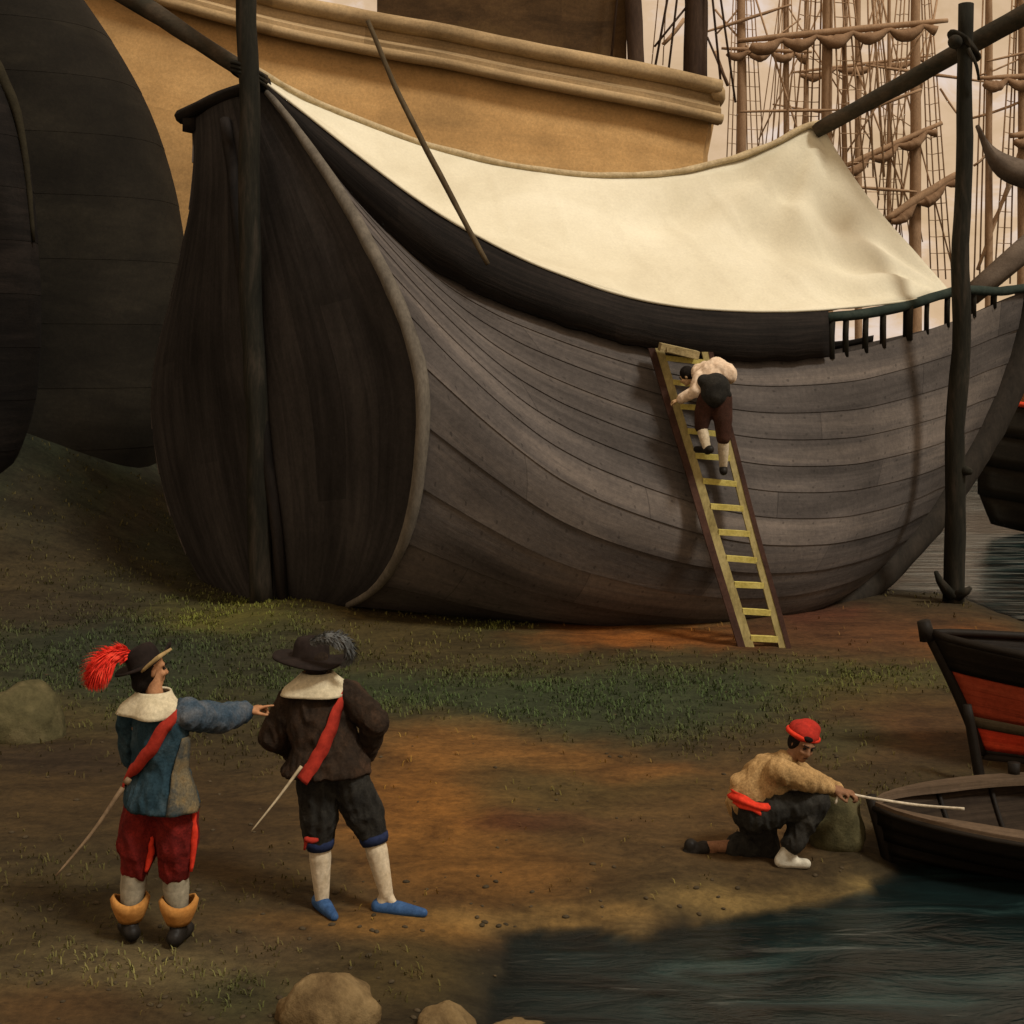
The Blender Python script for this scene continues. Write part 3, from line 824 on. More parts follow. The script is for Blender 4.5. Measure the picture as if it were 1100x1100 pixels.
sl = wobble_line(P(60, -52, 20.6), P(283, 88, 19.75), 18, .06)
ls.tube(sl, [0.16 - .05 * k / 17 for k in range(18)], 10, wob=.18)
tag(put('boom', ls, M['spar']), 'dark boom slanting down from the upper left to the awning end', 'spar')
rs = MB()
rs.tube(wobble_line(P(876, 141, 22.0), P(1190, -34, 19.9), 18, .08), [0.12 + .05 * k / 17 for k in range(18)], 10, wob=.15)
tag(put('boom', rs, M['spar']), 'dark boom rising from the awning peak across the lashed pole', 'spar')
lash = MB()
for k in range(5):
    cc = P(1033 + k * 1.0, 46 + k * 3.2, 20.42); rr = []
    for q in range(20):
        an = 2 * math.pi * q / 19
        rr.append(cc + Vector((math.cos(an) * .17, math.sin(an) * .24 - .02, math.cos(an) * .15 * (-1) + .02 * k)))
    lash.tube(rr, 0.035, 6, wob=.4)
lash.tube(spline([P(1040, 52, 20.1), P(1049, 70, 20.05), P(1052, 86, 20.1)], 8), [.035, .035, .035, .03, .03, .03, .025, .02], 6, wob=.5)
lash.ell(P(1026, 45, 20.2), (.09, 0, .05), (0, .12, 0), (-.05, 0, .09))
tag(put('rope_lashing', lash, M['pole']), 'dark rope lashing binding boom and pole near the top right', 'rope')
l2 = MB()
for k in range(3):
    cc = P(266, 74 + k * 4.5, 19.45); rr = []
    for q in range(18):
        an = 2 * math.pi * q / 17
        rr.append(cc + Vector((math.cos(an) * .23, math.sin(an) * .32 + .1, math.cos(an) * -.10)))
    l2.tube(rr, 0.03, 6, wob=.4)
tag(put('rope_lashing', l2, M['pole']), 'thin rope lashing tying boom to the pole at the stern', 'rope')
tp = MB()
tp.tube(spline([P(395, 22, 18.7), P(424, 92, 18.62), P(457, 158, 18.5), P(492, 225, 18.4), P(524, 284, 18.3)], 20), [.022 + .020 * math.sin(math.pi * (.1 + .75 * k / 19)) for k in range(20)], 8, wob=.25)
tag(put('long_pole', tp, M['thinspar']), 'long thin boathook pole leaning on the awning edge', 'pole')

# ------------------------------------------------------------------ ladder
ladder = thing('ladder', P(822, 692, 17.1), 'tall yellow wooden ladder leaning on the ship side', 'ladder')
LB, LT = P(806, 694, 17.05), P(708, 374, 18.28)
RB, RT = P(842, 692, 17.05), P(757, 378, 18.28)
LB.z = H(LB.x, LB.y) - .03; RB.z = H(RB.x, RB.y) - .03
def rail(a, b, wx, mat, nm, edge=None):
    m_ = MB(); n = 14; ln = wobble_line(a, b, n, .03)
    g = []
    for p in ln:
        g.append([p + Vector((-wx, -.03, 0)), p + Vector((wx, -.03, 0)), p + Vector((wx, .05, 0)), p + Vector((-wx, .05, 0))])
    bq = m_.grid(g, closed=True); m_.cap(range(bq, bq + 4), True); m_.cap(range(bq + 4 * (n - 1), bq + 4 * n))
    return put(nm, m_, mat, ladder, smooth=False)
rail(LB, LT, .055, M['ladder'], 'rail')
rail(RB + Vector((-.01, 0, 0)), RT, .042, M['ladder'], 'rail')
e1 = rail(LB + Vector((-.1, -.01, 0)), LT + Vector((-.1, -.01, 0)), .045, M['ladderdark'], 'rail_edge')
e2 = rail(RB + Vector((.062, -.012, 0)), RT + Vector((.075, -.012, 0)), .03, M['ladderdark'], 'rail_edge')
NR = 12
for k in range(NR):
    f = 0.035 + 0.93 * (1 - (1 - k / (NR - 1)) ** 1.0) 
    a, b_ = LB.lerp(LT, f) + Vector((.045, 0, 0)), RB.lerp(RT, f) + Vector((-.04, 0, 0))
    r_ = MB(); r_.beam(a + Vector((0, -.005, 0)), b_ + Vector((0, -.005, .01 * random.uniform(-1, 1))), (0, .035, 0), (0, 0, .035))
    put('rung', r_, M['rung'], ladder, smooth=False)
lb = MB()
c_ = P(729, 377, 18.02)
lb.box(c_, (.245, 0, -.055), (0, .16, .01), (.012, 0, .05)); lb.box(c_ + Vector((.03, -.17, -.03)), (.2, 0, -.05), (0, .012, 0), (0, 0, .03))
tag(put('landing_board', lb, M['straw'], smooth=False), 'straw coloured board lying across the ladder top', 'board')

# ------------------------------------------------------------------ ochre ship behind
osh = thing('ochre_ship', P(450, 600, 33), 'large ochre hulled ship standing behind the awning', 'ship')
OS = [(-330, -290, 33.6), (-100, -140, 33.3), (100, -55, 33.1), (270, -4, 33), (400, 24, 33), (480, 38, 33), (560, 55, 33.1), (640, 70, 33.2), (700, 81, 33.4), (772, 97, 33.8)]
o_sheer = spline([P(*p) for p in OS], 60)
og = []
for jj in range(14):
    q = jj / 13
    row = []
    for i, p in enumerate(o_sheer):
        s = i / 59
        zb = -0.3
        z = lerp(p.z, zb, q)
        yb = p.y - 0.9 * math.sin(math.pi * min(1, q * .9)) + 3.2 * max(0, q - .55) ** 1.5
        # stern run: the plan turns in towards the end
        tuck = 0.0
        row.append(Vector((p.x - 0.35 * (q > 0) * s ** 6 * min(1, q * 8) - .5 * s ** 4 * q, yb, z)))
    og.append(row)
om = MB()
om.grid(og, uvf=lambda a, c: (c * .42, a * .9))
# end face closing the hull at the right, and the far side
endg = []
for jj in range(14):
    p = og[jj][-1]
    endg.append([p, p + Vector((.18, .5, 0)), p + Vector((.25, 2.2, 0)), p + Vector((.18, 4, 0)), p + Vector((-.05, 4.6, 0))])
om.grid(endg, uvf=lambda a, c: (30 + c * 1.2, a * .9))
om.grid([[p + Vector((-.05, 4.6, 0)) for p in r_] for r_ in og], uvf=lambda a, c: (c * .42, 20 + a * .9), flip=True)
put('hull_planking', om, M['gold'], osh)
def along(off_px, rad, dep, name, mat, t0=0.0, t1=1.0, flat=1.0):
    m_ = MB()
    pts = [p + Vector((0, dep, -off_px / FPX * p.y)) for p in spline(o_sheer, 50, t0, t1)]
    m_.tube(pts, rad, 10, wob=.06)
    return put(name, m_, mat, osh)
along(-1, .2, -.22, 'cap_rail', M['goldrail'])
capd = MB(); rows = []
for k in range(40):
    p = spline(o_sheer, 40)[k]
    t_ = k / 39
    rows.append([p + Vector((0, -.16, -.10)), p + Vector((0, -.20, -.40)), p + Vector((0, -.42, -.52)), p + Vector((0, -.42, -.78)), p + Vector((0, -.2, -.86)), p + Vector((0, .1, -.84))])
capd.grid(rows, uvf=lambda a, c: (a * .4, c * .33)); put('wale', capd, M['goldrail'], osh, sharp=35)
along(35, .13, -.5, 'lower_moulding', M['goldrail'])
rl = MB()
p0 = o_sheer[-1]
rl.tube([p0 + Vector((-.06, -.36, -.12)), p0 + Vector((-.02, .1, -.14)), p0 + Vector((0, .8, -.16)), p0 + Vector((0, 3.8, -.2))], [.17, .2, .2, .2], 12, wob=.15)
put('rail_end', rl, M['goldrail'], osh)
od = MB()
od.grid([[p + Vector((0, .1, -.5)), p + Vector((0, 2, -.45)), p + Vector((-.1, 4.5, -.5))] for p in o_sheer])
put('deck', od, M['deck'], osh, solid=.08)
dh = MB()
ww = [P(405, 90, 34.6), P(672, 90, 34.9)]
for a_, b_, in ((0, 1),):
    A_, B_ = ww
    top = 5.2 + 9
    g = [[Vector((A_.x, A_.y, top)), Vector((B_.x, B_.y, top))], [Vector((A_.x, A_.y, 9.2)), Vector((B_.x, B_.y, 9.2))]]
    dh.box(((A_.x + B_.x) / 2, A_.y + 1.5, 12), ((B_.x - A_.x) / 2, 0, 0), (0, 1.5, 0), (0, 0, 3.2))
put('deckhouse', dh, M['brownhouse'], osh, smooth=False)
for nm_, u0, u1, v0, dd, r_ in (('mast', 684, 676, 95, 34.4, .22), ('mast', 747, 746, 100, 35.2, .31)):
    m_ = MB(); m_.tube(wobble_line(P(u0, v0, dd), P(u1, -260, dd), 16, .08), [r_ * (1 - .015 * k) for k in range(16)], 12, wob=.1)
    put('mast', m_, M['mast'], osh)
sh_ = MB()
for a_, b_ in (((746, -200, 35.2), (790, 110, 34.6)), ((746, -200, 35.2), (776, 108, 34.6)), ((746, -160, 35.2), (700, 92, 34.4)), ((746, -160, 35.2), (716, 94, 34.4)), ((678, -160, 34.4), (655, 80, 34.2)), ((740, 4, 35.2), (703, 50, 35)), ((760, 40, 35.2), (782, 92, 34.4))):
    sh_.tube([P(*a_), P(*b_)], .03, 5, wob=.2)
put('rigging', sh_, M['mast'], osh)

# ------------------------------------------------------------------ dark hulks at the left
def hulk(name, right, left_x, d, depth, label, mat, rim=None):
    root = thing(name, Vector((P(*right[-1], d).x - 2, d, 1.5)), label, 'ship')
    edge = spline([P(u, v, d) for u, v in right], 40)
    g = []
    nA = 28
    for p in edge:
        cx = (p.x + left_x) / 2; rx = (p.x - left_x) / 2
        row = []
        for k in range(nA):
            an = math.pi * (0 - k / (nA - 1)) + 0.0
            an = lerp(0.35, -math.pi - .35, k / (nA - 1))
            cs, sn = math.cos(an), math.sin(an)
            e_ = .75
            row.append(Vector((cx + rx * math.copysign(abs(cs) ** e_, cs), d + depth * (math.copysign(abs(sn) ** e_, sn)), p.z)))
        g.append(row)
    m_ = MB()
    ni = nA; cum = [0]
    for i in range(1, ni): cum.append(cum[-1] + (g[20][i] - g[20][i - 1]).length)
    n_st = 13
    clinker(m_, g[:40], Vector((0, -1, 0)), n_st, 3, .005)
    put('hull_planking', m_, mat, root)
    tg_ = MB(); tg_.tube([p + Vector((0, -.1, .05)) for p in g[0]], .16, 8); put('cap_rail', tg_, M['tar'], root)
    return root, g
ha, hg = hulk('dark_ship', [(20, -130), (62, -40), (92, 5), (125, 55), (158, 118), (182, 190), (195, 262), (200, 335), (196, 395), (184, 450), (160, 510), (120, 570), (85, 650)], -17.5, 26.0, 2.2,
              'huge dark hull looming over the bank at the left', M['blackhull'])
rb = MB()
pts = [hg[j][8] + Vector((0, -.06, 0)) for j in range(2, 39)]
hb, hg2 = hulk('dark_ship', [(-60, -60), (-30, 20), (-5, 70), (16, 122), (30, 190), (38, 280), (40, 360), (34, 430), (15, 490), (-15, 545), (-40, 640)], -16.5, 23.0, 1.3,
               'darker hull cut off by the left picture edge', M['tar'])
rm = MB()
rm.tube([p for p in spline([P(-22, 44, 22.9), P(0, 80, 22.9), P(18, 122, 22.9), P(29, 185, 22.9), P(36, 260, 22.9)], 14)], [.09, .13, .12, .1, .09, .08, .07, .06, .06, .05, .05, .04, .04, .03], 8, wob=.2)
put('rubbing_strake', rm, M['darkolive'], hb)

# ------------------------------------------------------------------ small boats (generic clinker hull along an axis)
def boat_grid(root_pt, yaw, L, beam, h_bow, h_mid, rake, n=40, rows=13, draft=0.0, pinch=1.0, stern=0.65, rocker=.12, full=0.55):
    """bow foot at root_pt, axis by yaw; returns near and far grids (rows from sheer to keel)"""
    ax = Vector((math.cos(yaw), math.sin(yaw), 0)); lat = Vector((math.sin(yaw), -math.cos(yaw), 0))
    gn, gf = [], []
    for j in range(rows):
        q = j / (rows - 1)           # 0 sheer .. 1 keel
        rn, rf = [], []
        for i in range(n):
            s = i / (n - 1)
            bb = beam / 2 * (min(1, (s / full)) * (2 - min(1, s / full))) ** .75
            if s > full: bb *= lerp(1, stern, ((s - full) / (1 - full)) ** 2)
            prof = (1 - q ** 2.6) ** .62 if q < 1 else 0
            sharp = lerp(1 - q, prof, min(1, s / .35))
            off = bb * sharp
            hz = lerp(h_bow, h_mid, min(1, s / .5) * (2 - min(1, s / .5)))
            if s > .6: hz += (h_bow - h_mid) * .35 * ((s - .6) / .4) ** 2
            zk = rocker * (max(0, .3 - s) / .3) ** 2
            z = lerp(hz, zk, q)
            xb = s * L - rake * (1 - q) ** 1.2 * (1 - s) ** 3
            p = Vector(root_pt) + ax * xb + Vector((0, 0, z))
            rn.append(p + lat * off); rf.append(p - lat * off)
        gn.append(rn); gf.append(rf)
    return gn, gf, ax, lat

# red boat on the beach
rbx = P(1056, 822, 12.4); rbz = H(rbx.x, rbx.y)
red = thing('rowing_boat', (rbx.x, rbx.y, rbz), 'red rowing boat with black gunwale drawn up on shore', 'boat')
yaw_r = R(-14)
gn, gf, ax, lat = boat_grid((rbx.x, rbx.y, rbz + .0), yaw_r, 4.6, 1.7, 1.08, .92, .44, rows=22, rocker=.03)
def band(g, a, b): return g[a:b + 1]
def skin(nm, a, b, mat, step=.0, out=0.0):
    m_ = MB()
    for g_, sg in ((gn, 1), (gf, -1)):
        gg = [[p + lat * sg * out for p in r_] for r_ in band(g_, a, b)]
        m_.grid(gg, uvf=lambda j, i: (i * .12, (a + j) * .33), flip=(sg < 0))
    return put(nm, m_, mat, red, solid=.03)
skin('sheer_strake', 0, 6, M['boatdark'], out=.02)
skin('hull', 6, 14, M['red_boat'])
skin('stripe', 14, 16, M['grey_stripe'], out=.008)
skin('bottom', 16, 20, M['red_bright'])
skin('garboard', 20, 21, M['boatdark'], out=.005)
sm = MB(); sm.tube([gn[j][0] + Vector((-.02, 0, 0)) for j in range(0, 22)], [.05] * 22, 8)
sm.tube([gn[0][0] + Vector((-.03, 0, -.05)), gn[0][0] + Vector((-.07, 0, .12))], [.075, .06], 8)
put('stem', sm, M['boatdark'], red)
km = MB(); km.tube([gn[-1][i] + Vector((0, 0, -.02)) for i in range(0, 40, 3)], .05, 6); put('keel', km, M['boatdark'], red)
for sg, g_ in ((1, gn), (-1, gf)):
    m_ = MB(); m_.tube([p + Vector((0, 0, .01)) for p in g_[0]], .04, 6); put('gunwale', m_, M['boatdark'], red)
for f_ in (12, 24):
    m_ = MB(); m_.beam(gn[4][f_], gf[4][f_], ax * .12, Vector((0, 0, .025))); put('thwart', m_, M['boatbrown'], red, smooth=False)

# grey boat afloat at the water's edge
gbp = P(938, 862, 10.25)
grey = thing('rowing_boat', (gbp.x, gbp.y, WL), 'grey brown rowing boat afloat beside the crouching man', 'boat')
yaw_g = R(-3)
gn, gf, ax, lat = boat_grid((gbp.x + .12, gbp.y, WL - .12), yaw_g, 4.2, 1.75, .50, .47, .12, rows=13, rocker=.06, full=.42)
m_ = MB(); clinker(m_, gn, lat, 4, 3, .025); clinker(m_, gf, -lat, 4, 3, .025, 10)
put('hull', m_, M['boatdark'], grey, solid=.02)
m_ = MB()
for g_, sg in ((gn, 1), (gf, -1)):
    m_.grid([[p - lat * sg * .035 * min(1, i / 4) + Vector((0, 0, .015)) for i, p in enumerate(r_)] for r_ in g_[0:11]], uvf=lambda j, i: (i * .11, j * .5), flip=(sg > 0))
put('inner_planking', m_, M['boatinner'], grey)
for g_, sg in ((gn, 1), (gf, -1)):
    m_ = MB(); rows = []
    for i in range(40):
        p = g_[0][i]; wi = .16 * min(1, i / 6 + .1)
        rows.append([p + lat * sg * .03, p + lat * sg * .025 + Vector((0, 0, .045)), p - lat * sg * (wi - .02) + Vector((0, 0, .05)), p - lat * sg * wi + Vector((0, 0, .0))])
    m_.grid(rows, uvf=lambda j, i: (j * .11, i * .33)); put('gunwale', m_, M['boatbrown'], grey, sharp=40)
    m_ = MB(); m_.tube([p + lat * sg * .035 + Vector((0, 0, .0)) for p in g_[0]], .022, 6); put('rubbing_strake', m_, M['boatdark'], grey)
for i in range(5, 38, 4):
    m_ = MB(); pts = [gn[j][i] - lat * .045 + Vector((0, 0, .02)) for j in range(0, 12)] + [gf[j][i] + lat * .045 + Vector((0, 0, .02)) for j in range(11, -1, -1)]
    m_.tube(pts, .022, 6); put('rib', m_, M['boatdark'], grey)
m_ = MB(); m_.grid([[gn[8][i].lerp(gf[8][i], f) for f in (.04, .35, .65, .96)] for i in range(4, 40)], uvf=lambda j, i: (j * .11, i * 1.5)); put('bottom_boards', m_, M['boatinner'], grey)
for i in (13, 25):
    m_ = MB(); m_.beam(gn[3][i] , gf[3][i], ax * .12, Vector((0, 0, .02))); put('thwart', m_, M['boatbrown'], grey, smooth=False)
m_ = MB(); m_.tube([gn[0][0] + Vector((-.02, 0, .08)), gn[6][0], gn[12][0]], [.04, .045, .045], 8); put('stem', m_, M['boatdark'], grey)
m_ = MB(); pc = gn[0][6].lerp(gf[0][6], .75) ; pc = gf[0][11]
m_.tube([pc + Vector((0, 0, .0)), pc + Vector((0, 0, .13))], [.045, .05], 8); put('thole_pin', m_, M['boatdark'], grey)
# mooring stake
stk = MB()
a_ = P(1058, 832, 11.75); a_.z = H(a_.x, a_.y) - .2
stk.tube(wobble_line(a_, P(1039, 757, 11.8), 8, .02), [.05, .05, .048, .046, .044, .042, .04, .036], 8, wob=.2)
tag(put('mooring_stake', stk, M['boatdark']), 'short dark stake leaning between the red and grey boats', 'stake')

# boat anchored beyond the bow
fb = P(1052, 571, 28.5)
fbt = thing('moored_boat', (fb.x, fb.y, WL), 'black hulled boat with red rail afloat at the right edge', 'boat')
gn, gf, ax, lat = boat_grid((fb.x, fb.y, WL - .1), R(10), 9, 3.6, 2.8, 2.4, 0, rows=13, rocker=.3)
for g_ in (gn, gf):
    for j in range(13):
        for i in range(40):
            q = j / 12
            g_[j][i] = g_[j][i] + ax * float(np.interp(q, [0, .25, .5, .75, 1], [.5, .14, -.02, 0, .28])) * (1 - i / 39) ** 4
m_ = MB(); clinker(m_, gn, lat, 4, 3, .03); clinker(m_, gf, -lat, 4, 3, .03, 10); put('hull', m_, M['blackhull'], fbt, solid=.03)
for g_, sg in ((gn, 1), (gf, -1)):
    m_ = MB(); m_.tube([p + lat * sg * .03 for p in g_[0]], .06, 8); put('rail', m_, M['red_bright'], fbt)
m_ = MB()
for g_, sg in ((gn, 1), (gf, -1)):
    m_.grid([[p - lat * sg * .1 + ax * .1 for p in g_[0]], [p - lat * sg * .25 + Vector((0, 0, 1.5)) + ax * .4 * (1 - i / 39) for i, p in enumerate(g_[0])]], uvf=lambda j, i: (i * .2, j * 2))
put('topside', m_, M['gold'], fbt, solid=.05)

# ------------------------------------------------------------------ distant shipping
def far_ship(root_uv, d, label, masts, yards, shrouds, stays, hull=None, sails=()):
    base = P(root_uv[0], root_uv[1], d); base.z = WL
    root = thing('sailing_ship', base, label, 'ship', 'ships at anchor in the background')
    if hull:
        u0, u1 = hull; a_ = P(u0, 400, d)
        gn, gf, ax, lat = boat_grid((a_.x, d, WL - .2), 0, P(u1, 400, d).x - a_.x, 4.2, 3.2, 2.7, .6, rows=10)
        m_ = MB(); m_.grid(gn, uvf=lambda j, i: (i * .3, j * .6)); m_.grid(gf, uvf=lambda j, i: (i * .3, 9 + j * .6), flip=True)
        put('hull', m_, M['mast'], root, solid=.05)
    for (u, v0, v1, r_) in masts:
        m_ = MB(); m_.tube(wobble_line(P(u, v0, d), P(u + random.uniform(-3, 3), v1, d), 14, .05), [r_ * (1 - .03 * k) for k in range(14)], 8, wob=.15)
        put('mast', m_, M['rigwood'], root)
    for (ua, va, ub, vb, r_, furl) in yards:
        a_, b_ = P(ua, va, d - .3), P(ub, vb, d - .3)
        m_ = MB(); m_.tube(wobble_line(a_, b_, 14, .05), [r_ * (.55 + .45 * math.sin(math.pi * (k + .5) / 14)) for k in range(14)], 8, wob=.2)
        y_ = put('yard', m_, M['rigwood'], root)
        if furl:
            m_ = MB(); n = 46; pts, rr = [], []
            for k in range(n):
                f = k / (n - 1); p = a_.lerp(b_, .06 + .88 * f)
                lump = abs(math.sin(f * math.pi * furl + .4))
                rr.append(.07 + .20 * lump ** 1.3 * (0.6 + .6 * abs(noise.noise(Vector((k * .3, d, 0))))))
                pts.append(p + Vector((0, -.08, -.10 - .26 * lump)))
            m_.tube(pts, rr, 9, wob=.35)
            put('furled_sail', m_, M['furled'], root)
    m_ = MB()
    for (ut, vt, ubs, vb, rat) in shrouds:
        lines = []
        for ub in ubs:
            a_, b_ = P(ut, vt, d), P(ub, vb, d + random.uniform(-.6, .6))
            m_.tube([a_, a_.lerp(b_, .5) + Vector((random.uniform(-.05, .05), 0, 0)), b_], .033, 4); lines.append((a_, b_))
        if rat:
            k = 0.35
            while k < 1:
                pts = [a_.lerp(b_, k) for a_, b_ in lines]
                if len(pts) > 1: m_.tube(pts, .018, 4)
                k += .035
    for (ua, va, ub, vb, r_) in stays:
        a_, b_ = P(ua, va, d), P(ub, vb, d)
        m_.tube([a_, a_.lerp(b_, .33) + Vector((0, 0, -.06)), a_.lerp(b_, .66) + Vector((0, 0, -.06)), b_], r_, 5, wob=.2)
    if m_.v: put('rigging', m_, M['rope'], root)
    for q in sails:
        m_ = MB(); pts = [P(u, v, d - .5) for u, v in q]
        # spindle of cloth hung from a slanting yard
        top = spline(pts[:3], 16); lo = spline(pts[3:], 16)
        m_.grid([top, [a_.lerp(b_, .5) + Vector((0, -.35, 0)) for a_, b_ in zip(top, lo)], lo])
        put('sail', m_, M['greysail'], root, solid=.04)
    return root
far_ship((880, 400), 44, 'anchored ship with a long furled topsail yard above the awning peak',
         [(889, 420, -330, .20), (906, 300, -60, .10)],
         [(792, 44, 1018, 22, .12, 5.2), (820, 160, 990, 96, .07, 0), (795, 120, 905, 118, .05, 0)],
         [(888, -230, (836, 846, 857, 868, 878), 210, True), (889, -230, (905, 918, 931, 944), 215, True), (930, -160, (938, 950, 962), 190, False)],
         [(800, -40, 870, 180, .035), (960, -60, 880, 190, .03), (800, 60, 860, 20, .03), (1000, 20, 905, 170, .03)], hull=(720, 1010))
far_ship((990, 400), 56, 'anchored ship with slanting lower yards seen left of the lashed pole',
         [(984, 420, -320, .26), (955, 300, -100, .1)],
         [(900, 182, 1012, 132, .13, 3.2), (952, 236, 1030, 186, .2, 2.2), (905, 200, 985, 206, .07, 0), (930, 70, 1060, 88, .07, 0)],
         [(984, -210, (940, 948, 957, 966), 250, True), (984, -210, (1000, 1008, 1016, 1023), 300, True), (955, -60, (915, 923, 932), 180, False)],
         [(1010, -20, 960, 260, .05), (940, -30, 1024, 290, .035), (915, 60, 985, 240, .04), (1010, 95, 1035, 130, .05)], hull=(880, 1160))
far_ship((1075, 400), 50, 'anchored ship with a hanging grey sail right of the lashed pole',
         [(1062, 420, -300, .15), (1098, 420, -300, .2)],
         [(1050, 84, 1150, 80, .1, 3.0), (1060, 66, 1140, 48, .05, 0), (1085, 146, 1150, 138, .14, 2)],
         [(1062, -180, (1046, 1052, 1058), 310, False), (1098, -180, (1068, 1076, 1085), 305, True)],
         [(1040, 128, 1106, 105, .05), (1046, 178, 1064, 160, .05), (1100, 150, 1050, 290, .07), (1090, 190, 1060, 250, .05), (1110, 55, 1050, 82, .035)],
         hull=(1010, 1240), sails=[[(1048, 135), (1075, 163), (1135, 182), (1048, 136), (1072, 190), (1135, 212)]])
far_ship((925, 400), 70, 'most distant ship, a faint mast and ropes behind the others',
         [(922, 420, -300, .2), (866, 420, -300, .16)],
         [(850, 78, 1000, 60, .09, 3), (830, 112, 930, 128, .07, 0)],
         [(866, -200, (806, 815, 822, 829, 899), 220, False), (922, -150, (886, 893, 970, 978, 991), 260, False), (922, -250, (953, 960, 968), 260, True)],
         [(830, -20, 935, 150, .04), (900, -30, 815, 150, .04), (1005, 10, 945, 190, .04), (870, 60, 1000, 150, .03)], hull=(800, 1080))
far_ship((790, 400), 62, 'hazy anchored ship whose masts rise just right of the ochre stern',
         [(796, 420, -300, .24), (845, 420, -300, .16)],
         [(756, 35, 850, 5, .08, 0), (775, 52, 872, 56, .1, 3.4)],
         [(796, -200, (778, 784, 790), 240, True), (796, -200, (804, 811, 818, 825), 240, True), (845, -150, (826, 834, 860), 230, False), (728, -200, (700, 712), 70, False)],
         [(768, 10, 812, 60, .05), (782, 92, 768, 55, .09), (800, 0, 770, 36, .045), (735, 20, 712, 48, .1)], hull=(700, 900))

# ------------------------------------------------------------------ rocks
def rock(c, r, label, mat, seed, flat=.7):
    m_ = MB(); n, k = 28, 18; g = []
    for j in range(k + 1):
        th = math.pi * j / k; row = []
        for i in range(n):
            an = 2 * math.pi * i / n
            dvec = Vector((math.sin(th) * math.cos(an), math.sin(th) * math.sin(an), math.cos(th)))
            q = 1 + .28 * noise.noise(dvec * 1.3 + Vector((seed, 0, 0))) + .10 * noise.noise(dvec * 3.1 + Vector((0, seed, 0))) + .03 * noise.noise(dvec * 9)
            row.append(Vector(c) + Vector((dvec.x * r[0], dvec.y * r[1], dvec.z * r[2])) * q)
        g.append(row)
    m_.grid(g, closed=True, flip=True)
    return tag(put('rock', m_, mat), label, 'rock')
def on_ground(u, v):
    d = EYE * FPX / (v - HOR)
    for _ in range(4):
        x = (u - 550) / FPX * d; d = (EYE - H(x, d)) * FPX / (v - HOR)
    x = (u - 550) / FPX * d
    return Vector((x, d, H(x, d)))
c = on_ground(8, 799); rock(c + Vector((0, .35, .1)), (.44, .4, .36), 'large olive boulder at the left picture edge', M['olive_rock'], 3.2)
c = on_ground(346, 1122); rock(c + Vector((0, .2, .09)), (.26, .17, .17), 'tan boulder nearest the two standing men', M['tan_rock'], 8.1)
c = on_ground(476, 1124); rock(c + Vector((0, .12, .03)), (.17, .15, .13), 'small round tan stone half sunk in the bottom mud', M['tan_rock'], 5.5)
c = on_ground(560, 1135); rock(c + Vector((0, .15, .0)), (.28, .16, .12), 'low flat tan stone by the dark water edge', M['tan_rock'], 1.7)
c = on_ground(903, 915); rock(c + Vector((0, .16, .14)), (.22, .18, .25), 'smooth mossy boulder in front of the crouching man', M['olive_rock'], 6.4)

# ------------------------------------------------------------------ people
def hand(mb, wrist, dirv, palm, k=1.0, curl=(.5, .5, .5, .5), point=False, mirror=1):
    dv = Vector(dirv).normalized(); pn = Vector(palm); pn = (pn - dv * pn.dot(dv)).normalized(); sd = dv.cross(pn) * mirror
    w_ = Vector(wrist)
    for q, off in enumerate((-.03, -.01, .01, .03)):
        kn_ = w_ + dv * (.088 - .006 * abs(q - 1.2)) * k + sd * off * 1.05 * k
        mb.capsule(w_ + sd * off * .6 * k + dv * .01, kn_, .017 * k, .0135 * k, 8)
        L = (.074, .084, .078, .06)[q] * k
        cu = 0.08 if (point and q == 0) else curl[q]
        p = kn_; an = cu * .5; seg = (L * .46, L * .30, L * .26); rr = (.0105, .0095, .0085, .0072)
        for s_ in range(3):
            an2 = an + cu * s_
            d2 = dv * math.cos(an2) + pn * math.sin(an2) + sd * (q - 1.5) * .05
            p2 = p + d2.normalized() * seg[s_]
            mb.capsule(p, p2, rr[s_] * k, rr[s_ + 1] * k, 8); p = p2
    b0 = w_ + dv * .028 * k - sd * .022 * k + pn * .008 * k
    b1 = b0 + (dv * .7 - sd * .62 + pn * .35).normalized() * .045 * k
    b2 = b1 + (dv * .85 - sd * .12 + pn * .45).normalized() * .032 * k
    b3 = b2 + (dv * .9 + sd * .1 + pn * .4).normalized() * .024 * k
    mb.capsule(b0, b1, .016 * k, .012 * k, 8); mb.capsule(b1, b2, .0115 * k, .0105 * k, 8); mb.capsule(b2, b3, .010 * k, .008 * k, 8)

